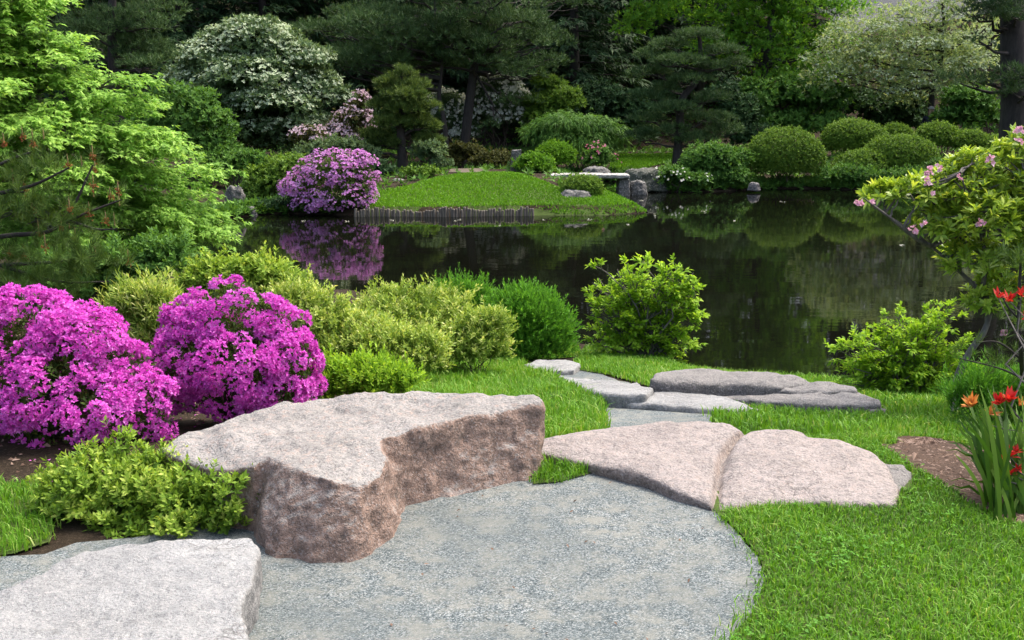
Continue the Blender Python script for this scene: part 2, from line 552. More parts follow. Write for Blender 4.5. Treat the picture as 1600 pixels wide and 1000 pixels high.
def zg(x, y):
    return float(zt(x, y)[0])


def gp(px, py):
    """point of the ground seen at a photo pixel"""
    d = ray(px, py)
    z = -0.3
    for _ in range(30):
        p = CAM + d * ((z - CAM[2]) / d[2])
        z = 0.5 * z + 0.5 * zg(p[0], p[1])
    return np.array((p[0], p[1], zg(p[0], p[1])))


def ground_poly(pp):
    return np.array([gp(x, y)[:2] for x, y in pp])


# base ground: one sheet, dense near the camera
ys = np.concatenate([np.arange(-6, 1.5, .5), np.arange(1.5, 10, .10), np.arange(10, 20, .4), np.arange(20, 32, .2), np.arange(32, 60, .8), np.arange(60, 200, 10), [260, 400, 700]])
us = np.concatenate([np.linspace(-3.2, -.75, 18, endpoint=False), np.linspace(-.75, .75, 150), np.linspace(.75, 3.2, 19)[1:]])
YY, UU = np.meshgrid(ys, us, indexing='ij')
XX = UU * np.maximum(np.abs(YY), 3.0) * 0.95
ZZ = zt(XX, YY)
ny, nx = YY.shape
idx = np.arange(ny * nx).reshape(ny, nx)
F = np.stack([idx[:-1, :-1], idx[:-1, 1:], idx[1:, 1:], idx[1:, :-1]], -1).reshape(-1, 4)
g_ = part('ground', np.stack([XX, YY, ZZ], -1).reshape(-1, 3), F, M['soil'], None, smooth=True)
g_['kind'] = 'structure'

bx0, by0 = SHORE.min(0) - 1.0
bx1, by1 = SHORE.max(0) + 1.0
wv = [(bx0, by0, WZ), (bx1, by0, WZ), (bx1, by1, WZ), (bx0, by1, WZ)]
# water: the pond outline itself, a little wider than the bank line
pw = delaunay_2d_cdt([Vector(p) for p in SHORE], [], [list(range(len(SHORE)))], 1, 1e-5)
Pc = np.array([(v.x, v.y) for v in pw[0]])
ctr = SHORE.mean(0)
V = np.column_stack([ctr + (Pc - ctr) * 1.012, np.full(len(Pc), WZ)])
wo = part('pond_water', V, np.array([list(f) for f in pw[2]]), M['water'], None)
wo['kind'] = 'structure'


def sheet(name, poly, mat, step, lift, kind='structure', label=None):
    lo, hi = poly.min(0), poly.max(0)
    gx, gy = np.meshgrid(np.arange(lo[0], hi[0], step), np.arange(lo[1], hi[1], step))
    Q = np.stack([gx.ravel(), gy.ravel()], 1)
    Q = Q[inside(Q, poly)]
    if len(Q):
        Q = Q[seg_dist(Q, poly) > step * .5]
    # boundary points, subdivided
    Bp = []
    for a, b in zip(poly, np.roll(poly, -1, axis=0)):
        n = max(1, int(np.linalg.norm(b - a) / step))
        for k in range(n):
            Bp.append(a + (b - a) * k / n)
    Bp = np.array(Bp)
    allp = np.vstack([Bp, Q])
    r = delaunay_2d_cdt([Vector(p) for p in allp], [], [list(range(len(Bp)))], 1, 1e-6)
    P2 = np.array([(v.x, v.y) for v in r[0]])
    V = np.column_stack([P2, zt(P2[:, 0], P2[:, 1]) + lift])
    F = np.array([list(f) for f in r[2] if len(f) == 3])
    o = part(name, V, F, mat, None, smooth=True)
    o['kind'] = kind
    return o


def wig(poly, amp, step):
    """a cut edge that wanders a little"""
    out = []
    for a, b in zip(poly, np.roll(poly, -1, axis=0)):
        n = max(1, int(np.linalg.norm(b - a) / step))
        for k in range(n):
            p = a + (b - a) * k / n
            out.append(p + RNG.normal(0, amp, 2) * (k > 0))
    return np.array(out)


GRAVEL = ground_poly([(1116, 800), (1150, 832), (1184, 872), (1195, 905), (1180, 955), (1138, 1010), (1060, 1120)] ) 
GRAVEL = np.vstack([GRAVEL, [(0.25, 1.2), (-1.6, 1.2), (-2.4, 2.6)], ground_poly([(-160, 870), (0, 872), (70, 868), (120, 850), (300, 830), (420, 760), (600, 700), (850, 720), (945, 690), (942, 640), (925, 615), (880, 595), (835, 580), (850, 566), (905, 572), (950, 590), (1020, 610), (1110, 632), (1118, 662), (1150, 720)])])
sheet('gravel_path', wig(GRAVEL, 0.012, 0.10), M['gravel'], 0.10, 0.006)

LAWN_L = ground_poly([(948, 690), (945, 632), (905, 606), (868, 592), (825, 578), (815, 566), (905, 556), (900, 540), (800, 530), (720, 545), (640, 575), (640, 640), (700, 680), (850, 705), (905, 702)])
LAWN_P = ground_poly([(832, 760), (838, 712), (862, 705), (945, 736), (912, 746), (870, 757)])
LAWN_R = np.vstack([ground_poly([(896, 572), (905, 556)]), poly_pts([(930, 545), (1000, 556), (1080, 571), (1130, 582), (1300, 588), (1480, 596), (1600, 556)], WZ), ground_poly([(1900, 690), (2250, 760), (2300, 1150), (1060, 1150), (1136, 1012), (1180, 955), (1196, 905), (1186, 872), (1150, 830), (1115, 800), (1112, 760), (1150, 690), (1114, 662), (1108, 634), (1015, 606), (955, 588), (905, 580)])])
LAWN_C = ground_poly([(-160, 755), (60, 760), (85, 800), (80, 850), (20, 870), (-160, 885)])
MULCH = ground_poly([(1375, 700), (1400, 688), (1440, 688), (1500, 700), (1570, 722), (1720, 770), (1720, 850), (1580, 822), (1515, 792), (1455, 748), (1400, 716)])
MULCH = wig(MULCH, .03, .08)
ISLE = np.vstack([poly_pts([(552, 338), (700, 340), (836, 340), (930, 341), (1018, 336)], WZ), ground_poly([(985, 312), (945, 301), (880, 297), (850, 284), (800, 271), (730, 271), (690, 277), (640, 291), (590, 300), (560, 312)])])
LAWN_F = ground_poly([(950, 268), (955, 250), (965, 242), (1060, 240), (1075, 250), (1000, 264)])
for nm, pl, st in (('lawn', LAWN_L, .12), ('lawn', LAWN_P, .06), ('lawn', LAWN_R, .14), ('lawn', LAWN_C, .1), ('island_lawn', ISLE, .3), ('far_lawn', LAWN_F, .5)):
    sheet(nm, pl, M['turf'], st, 0.012)
sheet('mulch_bed', MULCH, M['mulch'], 0.1, 0.020)
ROAD = np.array([(17.0, 55.0), (29.0, 55.0), (33.0, 65.0), (19.0, 65.0)])
sheet('road', ROAD, M['road'], 1.2, 0.02)
FARPATH = ground_poly([(700, 270), (715, 264), (760, 266), (745, 271)])
sheet('sandy_path', FARPATH, M['sandpath'], 0.3, 0.018)
EXCL = [MULCH]


# ------------------------------------------------------------------ rocks
def rock(name, label, top, base, mat, voxel=0.014, smooth=3, amp=0.012, freq=5.0, fine=0.003, bulge=0.0, group=None, parent=None, excl=True, cat='rock', seed=0.0, groove=()):
    """top/base: matching rings of world points"""
    T, B = np.asarray(top, float), np.asarray(base, float)
    n = len(T)
    bm = bmesh.new()
    tv = [bm.verts.new(p) for p in T]
    bv = [bm.verts.new(p) for p in B]
    c = bm.verts.new(T.mean(0) + np.array((0, 0, bulge)))
    ar = 0.5 * np.sum(T[:, 0] * np.roll(T[:, 1], -1) - np.roll(T[:, 0], -1) * T[:, 1])
    for i in range(n):
        j = (i + 1) % n
        q = [tv[i], tv[j], bv[j], bv[i]]
        bm.faces.new(q if ar < 0 else q[::-1])
    if bulge:
        cc = T.mean(0)
        iv = [bm.verts.new(cc + (p - cc) * np.array((.74, .74, 1)) + np.array((0, 0, bulge * .85))) for p in T]
        for i in range(n):
            j = (i + 1) % n
            for t in ([tv[i], iv[i], iv[j], tv[j]], [iv[i], c, iv[j]]):
                bm.faces.new(t if ar < 0 else t[::-1])
    else:
        bm.verts.remove(c)
        f = bm.faces.new(tv)
    bm.faces.new(bv)
    bmesh.ops.recalc_face_normals(bm, faces=bm.faces)
    bmesh.ops.triangulate(bm, faces=bm.faces, quad_method='BEAUTY', ngon_method='EAR_CLIP')
    me = bpy.data.meshes.new(name)
    bm.to_mesh(me)
    bm.free()
    tmp = bpy.data.objects.new('tmp', me)
    COL.objects.link(tmp)
    md = tmp.modifiers.new('r', 'REMESH')
    md.mode = 'VOXEL'
    md.voxel_size = voxel
    dg = bpy.context.evaluated_depsgraph_get()
    m2 = bpy.data.meshes.new_from_object(tmp.evaluated_get(dg))
    bpy.data.objects.remove(tmp)
    bpy.data.meshes.remove(me)
    bm = bmesh.new()
    bm.from_mesh(m2)
    for _ in range(smooth):
        bmesh.ops.smooth_vert(bm, verts=bm.verts, factor=0.5, use_axis_x=True, use_axis_y=True, use_axis_z=True)
    bm.normal_update()
    off = Vector((seed, seed * 1.7, seed * .3))
    for v in bm.verts:
        p = v.co + off
        d = mnoise.fractal(p * freq, 1.0, 2.0, 4) * amp + mnoise.noise(p * 38) * fine - abs(mnoise.noise(p * freq * 2.2)) * amp * .6
        v.co += v.normal * d
    if groove:
        XY = np.array([v.co[:2] for v in bm.verts])
        for pl, dep, wd in groove:
            d = np.full(len(XY), 9.0)
            for a, b_ in zip(pl[:-1], pl[1:]):
                ab = b_ - a
                tt = np.clip(((XY - a) @ ab) / (ab @ ab), 0, 1)
                d = np.minimum(d, np.linalg.norm(XY - a - tt[:, None] * ab, axis=1))
            dz = dep * np.exp(-(d / wd) ** 2)
            for v, q in zip(bm.verts, dz):
                if v.normal.z > .2: v.co.z -= q
    for f in bm.faces:
        f.smooth = True
    cx, cy_ = B[:, 0].mean(), B[:, 1].mean()
    loc = Vector((cx, cy_, B[:, 2].max()))
    if parent is not None:
        loc = parent.location.copy()
    for v in bm.verts:
        v.co -= loc
    bm.to_mesh(m2)
    bm.free()
    m2.name = name
    m2.materials.clear()
    m2.materials.append(mat)
    o = bpy.data.objects.new(name, m2)
    link(o, parent)
    if parent is None:
        o.location = loc
        tag(o, label, cat, group)
    if excl:
        G = zt(T[:, 0], T[:, 1])
        f = np.clip((T[:, 2] - G) / (T[:, 2] - B[:, 2] + 1e-6), 0, 1)[:, None]
        EXCL.append(T[:, :2] + (B[:, :2] - T[:, :2]) * f)
    return o


def ring(pp):
    return [on(x, y, z) for x, y, z in pp]


def sunk(pp, z=0.0, drop=-.12):
    """foot of a rock: seen at these points of the level z, continued straight down into the ground"""
    P = np.array([on(x, y, z) for x, y in pp])
    P[:, 2] = drop
    return P


def ringg(pp):
    """points a given height above the ground under them"""
    out = []
    for px, py, h in pp:
        d = ray(px, py)
        z = -0.3
        for _ in range(30):
            p = CAM + d * ((z - CAM[2]) / d[2])
            z = 0.5 * z + 0.5 * (zg(p[0], p[1]) + h)
        out.append(p)
    return out


def flare(T, out, drop):
    T = np.asarray(T)
    c = T.mean(0)
    B = T.copy()
    d = T[:, :2] - c[:2]
    L = np.linalg.norm(d, axis=1)[:, None]
    B[:, :2] = T[:, :2] + d / L * out
    B[:, 2] = drop
    return B


rock('granite_boulder', 'large flat-topped pink granite boulder with a notched front on the gravel', ring([
    (245, 705, .22), (290, 676, .25), (330, 660, .27), (430, 630, .30), (545, 614, .31), (690, 613, .31), (836, 617, .31), (849, 630, .30), (740, 650, .295), (592, 686, .30),
    (604, 712, .285), (594, 745, .255), (566, 764, .24), (520, 750, .275), (470, 733, .285), (416, 712, .29), (398, 728, .27), (330, 735, .22)]),
    sunk([(255, 752), (290, 735), (335, 722), (430, 690), (545, 668), (690, 664), (856, 722), (836, 754), (742, 775), (656, 791),
          (646, 810), (610, 852), (582, 872), (528, 890), (464, 894), (402, 888), (384, 832), (325, 795)]),
    M['boulder'], 0.0125, 2, 0.021, 5, .005, seed=3.1)
t = np.array(ring([(-90, 960, .15), (32, 909, .15), (122, 863, .15), (175, 847, .15), (262, 842, .15), (330, 838, .15), (390, 834, .15), (404, 846, .14), (400, 880, .145), (396, 912, .145), (380, 930, .15), (380, 962, .15), (393, 1000, .14), (385, 1090, .15), (200, 1160, .15), (-100, 1150, .15)]))
rock('granite_slab', 'pale grey flat-topped granite slab at the edge of the gravel beside the low shrub', t, flare(t, .015, -.08), M['slab'], 0.012, 3, 0.011, 6, .004, seed=7.7)

t = ring([(842, 684, .06), (912, 670, .06), (980, 665, .07), (1028, 658, .08), (1092, 657, .08), (1142, 664, .08), (1166, 677, .085), (1200, 671, .09), (1250, 673, .09), (1268, 682, .09), (1318, 688, .085), (1362, 704, .075), (1394, 728, .06), (1405, 760, .045), (1400, 788, .03), (1300, 786, .03), (1220, 784, .03), (1160, 790, .03), (1120, 792, .03), (1060, 768, .05), (1004, 742, .055), (932, 727, .05), (844, 708, .045)])
b = sunk([(836, 690), (905, 678), (980, 672), (1028, 666), (1092, 664), (1145, 670), (1168, 682), (1200, 682), (1256, 684), (1280, 692), (1330, 702), (1380, 722), (1410, 750), (1418, 782), (1410, 806), (1300, 800), (1220, 797), (1155, 803), (1112, 806), (1060, 782), (1004, 755), (932, 739), (836, 716)], drop=-.2)
crack = [np.array([on(x, y, .09)[:2] for x, y in [(1168, 676), (1148, 688), (1131, 704), (1124, 730), (1121, 764), (1114, 802)]]), np.array([on(x, y, .09)[:2] for x, y in [(1140, 694), (1137, 725), (1136, 755), (1134, 775)]])]
rock('granite_ledge', 'broad low pinkish granite slab with a crack across it between gravel and grass', t, b, M['pinkslab'], 0.014, 3, 0.014, 4, .004, bulge=.035, seed=1.2, groove=[(crack[0], .045, .016), (crack[1], .014, .012)])
t = ring([(1380, 722, .05), (1410, 722, .045), (1426, 735, .03), (1424, 770, 0.0), (1395, 770, .02)])
rock('boulder', 'small grey-brown boulder tucked behind the end of the rounded pinkish slab', t, flare(t, .03, -.15), M['greyrock'], 0.012, 4, 0.01, 7, .003, seed=9.0)

# path stones and the low ledge by the water
t = ringg([(816, 569, .06), (838, 562, .06), (885, 562, .06), (908, 567, .06), (898, 577, .05), (850, 579, .05)])
rock('path_stone', 'small pale flat stone at the far end of the path', t, flare(t, .03, -.8), M['slab'], 0.016, 3, 0.01, 5, .003, seed=2.2)
t = ringg([(868, 588, .03), (910, 589, .05), (955, 594, .07), (1000, 597, .09), (1020, 607, .10), (1010, 615, .10), (950, 615, .09), (915, 607, .06), (885, 598, .03)])
rock('path_stone', 'pale flat stone lying across the path behind the gravel strip', t, flare(t, .02, -.7), M['slab'], 0.02, 3, 0.012, 5, .003, seed=5.2)
t = ringg([(948, 620, .05), (1012, 615, .07), (1022, 607, .08), (1080, 608, .08), (1130, 617, .075), (1192, 637, .045), (1150, 639, .045), (1100, 635, .05), (1040, 631, .05), (985, 628, .05)])
rock('path_stone', 'long pale granite step stone in front of the low grey ledge', t, flare(t, .03, -.6), M['slab'], 0.02, 3, 0.012, 5, .003, seed=6.3)
led = thing('rock_outcrop', 'long low layered grey rock ledge at the edge of the pond', 'rock', gp(1190, 630))
t = ringg([(1014, 591, .15), (1028, 578, .17), (1100, 576, .18), (1200, 580, .18), (1262, 590, .17), (1270, 598, .15), (1220, 604, .14), (1130, 599, .14), (1050, 598, .13)])
rock('rock_layer', None, t, flare(t, .04, -.65), M['greyrock'], 0.018, 6, 0.016, 4, .003, parent=led, bulge=.012, seed=.7)
t = ringg([(1200, 595, .15), (1300, 596, .15), (1338, 602, .14), (1344, 610, .13), (1290, 613, .12), (1200, 608, .12)])
rock('rock_layer', None, t, flare(t, .03, -.65), M['greyrock'], 0.018, 4, 0.014, 5, .003, parent=led, bulge=.008, seed=1.9)
t = ringg([(1020, 602, .08), (1150, 603, .10), (1250, 605, .11), (1340, 611, .11), (1380, 621, .10), (1376, 632, .07), (1300, 632, .07), (1200, 626, .07), (1110, 619, .06), (1030, 611, .06)])
rock('rock_layer', None, t, flare(t, .03, -.65), M['greyrock'], 0.018, 5, 0.016, 4, .003, parent=led, bulge=.008, seed=3.9)
t = ringg([(1350, 636, .04), (1376, 635, .05), (1388, 639, .04), (1360, 643, .035)])
rock('flat_stone', 'small flat grey stone in the grass at the end of the rock ledge', t, flare(t, .02, -.6), M['greyrock'], 0.014, 3, 0.01, 5, .003, seed=8.4)


def far_stone(name, label, px, py, rx, ry, Y, mat=None, seed=0., n=11, cat='rock', flat=.55):
    """a rounded stone standing on the ground or in the water, given by its outline's middle and half sizes"""
    c = at(px, py, Y)
    s = mpp(py, Y)
    a = np.arange(n) * 2 * math.pi / n
    rr = 1 + RNG.normal(0, .07, n)
    T = np.stack([c[0] + np.cos(a) * rx * s * .72 * rr, c[1] + np.sin(a) * rx * s * .55 * rr, np.full(n, c[2] + ry * s * .7) + RNG.normal(0, ry * s * .12, n)], 1)
    B = np.stack([c[0] + np.cos(a) * rx * s * rr, c[1] + np.sin(a) * rx * s * .8 * rr, np.full(n, c[2] - ry * s * 1.6)], 1)
    return rock(name, label, T, B, mat or M['farrock'], max(.02, rx * s / 14), 3, rx * s * .10, 2.2 / max(rx * s, .2), .004, bulge=ry * s * .3, seed=seed, cat=cat)


far_stone('boulder', 'rounded dark grey boulder on the left bank beside the bright maple', 367, 311, 19, 20, 22.2, seed=1)
far_stone('shore_rock', 'pale low rock in the water in front of the left bank boulder', 389, 330, 17, 8, 21.6, M['greyrock'], seed=2)
far_stone('flat_stone', 'flat grey stone on the island lawn in front of the clipped mound', 899, 302, 29, 5.5, gp(899, 306)[1], seed=3)
far_stone('boulder', 'dark mossy boulder at the right end of the stone bridge', 1005, 277, 42, 14, 27.2, M['mossrock'], seed=4)
far_stone('shore_rock', 'rounded grey rock at the waterline below the stone bridge', 996, 291, 17, 9, 26.2, seed=5)
far_stone('shore_rock', 'small pale rock at the waterline under the bushes left of the round clipped shrub', 1178, 290, 12, 5, 26.8, M['greyrock'], seed=6)
far_stone('shore_rock', 'small flat stone at the foot of the bright round shrub on the island', 846, 282, 13, 6, 25.4, seed=7)
far_stone('flat_stone', 'small pale stone between low dark shrubs on the island', 624, 284, 14, 5, 24.6, M['greyrock'], seed=8)
far_stone('flat_stone', 'flat grey stone beside the pink flowered shrub behind the bridge', 930, 266, 26, 5, 27.6, seed=9)

# stone post and bridge
c = at(807, 266, 27.0)
s = mpp(250, 27)
z0 = zg(c[0], c[1]) - .1
z1 = at(807, 233, 27.0)[2]
t = [(c[0] - 8 * s, c[1] - .12, z1 - .02), (c[0] + 8 * s, c[1] - .12, z1), (c[0] + 7.5 * s, c[1] + .12, z1), (c[0] - 7.5 * s, c[1] + .12, z1 - .03)]
b = [(c[0] - 10 * s, c[1] - .15, z0), (c[0] + 9 * s, c[1] - .15, z0), (c[0] + 9 * s, c[1] + .15, z0), (c[0] - 10 * s, c[1] + .15, z0)]
rock('stone_post', 'upright grey stone post behind the bright round shrub on the island', t, b, M['farrock'], .022, 2, .02, 4, .004, cat='stone post', seed=11)
br = thing('stone_bridge', 'low flat grey stone slab bridge between the island and the far lawn', 'bridge', at(920, 285, 26.0))
zt_ = at(920, 272, 26.0)[2]
l_, r_ = at(860, 275, 26.0)[0], at(982, 275, 26.0)[0]
T = [(l_, 25.7, zt_), (l_ + .9, 25.66, zt_ + .02), (r_, 25.7, zt_), (r_ + .02, 26.35, zt_), (l_ + .9, 26.4, zt_ + .02), (l_, 26.35, zt_)]
B = [(x, y, z - .10) for x, y, z in T]
M['bridge'] = granite('bridge_granite', (0.30, 0.29, 0.27), (0.42, 0.41, 0.39), fleck=25)
rock('bridge_slab', None, T, B, M['bridge'], .022, 1, .012, 4, .002, parent=br, excl=False, seed=12)
for xx, sd in ((l_ + .1, 13), (r_ - .12, 14)):
    T = [(xx - .13, 25.8, zt_ - .10), (xx + .13, 25.8, zt_ - .10), (xx + .13, 26.3, zt_ - .10), (xx - .13, 26.3, zt_ - .10)]
    B = [(xx - .2, 25.7, -1.2), (xx + .2, 25.7, -1.2), (xx + .2, 26.4, -1.2), (xx - .2, 26.4, -1.2)]
    rock('bridge_pier', None, T, B, M['farrock'], .03, 2, .03, 4, .004, parent=br, excl=False, seed=sd)

# stake edging in front of the island: every stake its own part
pal = thing('stake_edging', 'low row of weathered wooden stakes edging the front of the island lawn', 'edging', on(695, 336, WZ))
sh_v, sh_f, _ = tube_geo([([(0, 0, -.25), (0, 0, .10), (0, 0, .115), (0, 0, .122)], [.03, .03, .027, .004])], 7)
smesh = [np_mesh('stake', sh_v * np.array((1, 1, 1)), sh_f, M['stake'], smooth=False)]
X0, X1 = on(556, 337, WZ), on(834, 336, WZ)
n_st = 66
for i in range(n_st):
    u = (i + .5) / n_st
    p = X0 + (X1 - X0) * u
    yy = p[1] - .20 + .10 * math.sin(u * 9) * .6
    o = bpy.data.objects.new('stake', smesh[0])
    link(o, pal)
    o.location = (p[0] - pal.location.x + random.gauss(0, .004), yy - pal.location.y + random.gauss(0, .01), random.gauss(.03, .022) + .02 * math.sin(u * 14))
    sc = random.uniform(.82, 1.16)
    o.scale = (sc, sc, random.uniform(.95, 1.12))
    o.rotation_euler = (random.gauss(0, .03), random.gauss(0, .035), random.uniform(0, 6))


# ------------------------------------------------------------------ foliage generators
def unit(V):
    return V / (np.linalg.norm(V, axis=1)[:, None] + 1e-9)


def rand_unit(n):
    return unit(RNG.normal(0, 1, (n, 3)))


def ell(px, py, rx, ry, Y, rd=None):
    c = at(px, py, Y)
    s = mpp(py, Y)
    return np.array((*c, rx * s, (rd * s if rd else rx * s * .8), ry * s))


def ells(Y, lst):
    out = []
    for e in lst:
        dy = e[4] if len(e) > 4 else 0.0
        out.append(ell(e[0], e[1], e[2], e[3], Y + dy))
    return np.array(out)


def surf(E, n, lo=.85, hi=1.02, hemi=-.5, keep=.8):
    E = np.atleast_2d(E)
    wts = (E[:, 3] * E[:, 5] + E[:, 4] * E[:, 5] + E[:, 3] * E[:, 4])
    wts = wts / wts.sum()
    Ps, Ns, got = [], [], 0
    for _ in range(12):
        m = int((n - got) * 2.2) + 20
        k = RNG.choice(len(E), m, p=wts)
        u = rand_unit(m)
        ok = u[:, 2] > hemi
        u, k = u[ok], k[ok]
        r = RNG.uniform(lo, hi, len(u))[:, None]
        P = E[k, :3] + u * E[k, 3:] * r
        ok = np.ones(len(P), bool)
        for j in range(len(E)):
            q = ((P - E[j, :3]) / E[j, 3:])
            ok &= (k == j) | ((q * q).sum(1) > keep * keep)
        P, u, k = P[ok], u[ok], k[ok]
        N = unit(u / E[k, 3:])
        Ps.append(P); Ns.append(N); got += len(P)
        if got >= n: break
    return np.concatenate(Ps)[:n], np.concatenate(Ns)[:n]


def clump(E, nc, rc, per, hemi=-.4, sq=.75, lo=.72, hi=1.0, out=.6, up=.5, keep=.8):
    C, N = surf(E, nc, lo, hi, hemi, keep)
    n = len(C)
    i = np.repeat(np.arange(n), per)
    u = rand_unit(len(i))
    u[:, 2] = np.where(u[:, 2] < -.35, -u[:, 2], u[:, 2])
    rr = rc * RNG.uniform(.75, 1.3, n)[i] * RNG.uniform(.55, 1.0, len(i)) ** .6
    P = C[i] + u * rr[:, None] * np.array((1, 1, sq))
    D = unit(out * N[i] + u * .7 + np.array((0, 0, up)))
    tint = RNG.random(n)[i]
    return P, D, tint


def perp(D, flat):
    up = np.tile(np.array((0, 0, 1.0)), (len(D), 1))
    A = np.cross(D, up)
    bad = np.linalg.norm(A, axis=1) < .15
    A[bad] = np.cross(D[bad], np.array((1.0, 0, 0)))
    A = unit(A)
    B = np.cross(A, D)
    return A, B * flat


def shoots(P, D, k, L, W, th=(35, 75), S=0.0, flat=1.0, fold=.12, droop=0.0, tint=None, tw=.45, jit=.25, tipv=0.0):
    """k leaves round each shoot; returns V, F(quads), v"""
    n = len(P)
    i = np.repeat(np.arange(n), k)
    j = np.tile(np.arange(k), n)
    m = len(i)
    A, B = perp(D, flat)
    ph = j * 2.39996 + RNG.uniform(0, 6.28, n)[i] + RNG.normal(0, .3, m)
    s = (j + RNG.random(m)) / k
    t = np.radians(RNG.uniform(th[0], th[1], m)) * (1.15 - .4 * s)
    side = A[i] * np.cos(ph)[:, None] + B[i] * np.sin(ph)[:, None]
    d = unit(D[i] * np.cos(t)[:, None] + side * np.sin(t)[:, None] + RNG.normal(0, jit * .3, (m, 3)))
    base = P[i] + D[i] * (s * S)[:, None]
    if flat < .6:
        w = unit(np.cross(d, np.array((0, 0, 1.0))) + 1e-6 + RNG.normal(0, .35, (m, 3)))
    else:
        w = unit(np.cross(d, D[i]) + RNG.normal(0, jit, (m, 3)) * .5)
    nn = np.cross(w, d)
    ll = L * RNG.uniform(.7, 1.25, m)[:, None]
    ww = W * RNG.uniform(.75, 1.2, m)[:, None]
    mid = base + d * ll * .52
    tip = base + d * ll - np.array((0, 0, 1.0)) * droop * ll
    fo = nn * ww * fold
    if P[:, 1].mean() > 11.8:       # far foliage: one triangle a leaf
        b2 = base + d * ll * .12
        V = np.stack([b2 - w * ww * .5, b2 + w * ww * .5, tip], 1).reshape(-1, 3)
        F = np.arange(m * 3).reshape(m, 3)
    else:
        V = np.stack([base, mid + w * ww * .5 + fo, tip, mid - w * ww * .5 + fo], 1).reshape(-1, 3)
        F = np.arange(m * 4).reshape(m, 4)
    tn = RNG.random(n)[i] if tint is None else tint[i]
    v = np.clip(tn * tw + RNG.random(m) * (1 - tw) + tipv * (s - .5), 0, 1)
    return V, F, v


def flowers(P, D, size, petals=5, cup=55, wid=.62):
    return shoots(P, D, petals, size * .5, size * .5 * wid * 1.3, (cup - 8, cup + 8), 0, 1, .1, 0, None, .4, .2)


def two(parts_):
    g = Geo()
    for V, F, v in parts_:
        g.add(V, F, v)
    return g.get()


def base_of(E, Y=None):
    E = np.atleast_2d(E)
    wt = E[:, 3] * E[:, 5]
    x = (E[:, 0] * wt).sum() / wt.sum()
    y = (E[:, 1] * wt).sum() / wt.sum()
    return np.array((x, y, zg(x, y)))


def stems_to(base, targets, r0, r1=.3, spread=.06, sag=.05, wob=.05, n=6):
    paths = []
    for c in targets:
        b = base + np.array((RNG.normal(0, spread), RNG.normal(0, spread), -.04))
        paths.append((bend(b, c, n, wob, sag), np.linspace(r0 * random.uniform(.6, 1), r0 * r1, n)))
    return paths


def shrub(name, label, E, mat, nsh, k, L, W, th=(30, 70), S=.06, up=.5, clumps=None, rc=.1, fill=.3, stem=None, nstem=14, r0=.008,
          cat='shrub', group=None, hemi=-.45, bark=None, tipv=.3, lo=.82, droop=0., base=None, sq=.75, flw=None, flat=1.0, keep=.8, rag=.5):
    """leafy shrub: foliage spread over the union of ellipsoids, thin stems from the ground"""
    b0 = base_of(E) if base is None else np.asarray(base)
    root = thing(name, label, cat, b0, group)
    E = E.copy()
    if b0[1] < 12:
        E2 = E.copy()
        E2[:, 2] -= E2[:, 5] * .75
        E = np.vstack([E, E2])
    E[:, 3:] = np.maximum(E[:, 3:] - (rc * .55 if clumps else 0) - S * .5 - L * .3, E[:, 3:] * .45)
    if clumps:
        P, D, tn = clump(E, clumps, rc, nsh // clumps, hemi, sq, lo - .1, 1.0, .6, up, keep)
    else:
        P, N = surf(E, nsh, lo, 1.03, hemi, keep)
        D = unit(N * .8 + np.array((0, 0, up)) + RNG.normal(0, .3, N.shape))
        tn = None
    ok = P[:, 2] > zt(P[:, 0], P[:, 1]) + .01
    P, D = P[ok], D[ok]
    tn = None if tn is None else tn[ok]
    lng = (RNG.random(len(P)) < .16)[:, None] * RNG.uniform(.5, 2.2, (len(P), 1)) * rag
    P = P + D * S * lng + np.array((0, 0, 1.0)) * S * lng * .5
    gs = [shoots(P, D, k, L, W, th, S, flat, .12, droop, tn, tipv=tipv)]
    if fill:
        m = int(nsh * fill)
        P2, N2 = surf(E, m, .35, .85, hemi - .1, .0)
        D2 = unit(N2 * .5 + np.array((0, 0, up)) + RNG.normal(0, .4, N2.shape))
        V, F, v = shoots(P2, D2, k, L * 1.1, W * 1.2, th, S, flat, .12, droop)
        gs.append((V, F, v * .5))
    V, F, v = two(gs)
    zmin = zt(V[:, 0], V[:, 1])
    V[:, 2] = np.maximum(V[:, 2], zmin + .005)
    part('foliage', V, F, mat, root, v, kind='stuff')
    tg, _ = surf(E, nstem, .45, .9, -.2, .3)
    V, F, v = tube_geo(stems_to(b0, tg, r0, .35, max(E[:, 3].max() * .18, .01)), 5)
    part('stems', V, F, bark or M['bark'], root, smooth=True, kind='stuff')
    if flw:
        fm, nf, size, fname, nclf, rcf = flw
        E = E.copy()
        E[:, 3:] += rc * .45 if clumps else 0
        if nclf:
            P, D, _ = clump(E, nclf, rcf, nf // nclf, hemi + .1, .8, .88, 1.04, .7, .35, keep)
        else:
            P, N = surf(E, nf, .95, 1.06, hemi + .2, keep)
            D = unit(N + RNG.normal(0, .35, N.shape))
        V, F, v = flowers(P, D, size)
        part(fname, V, F, fm, root, v, kind='stuff')
    return root


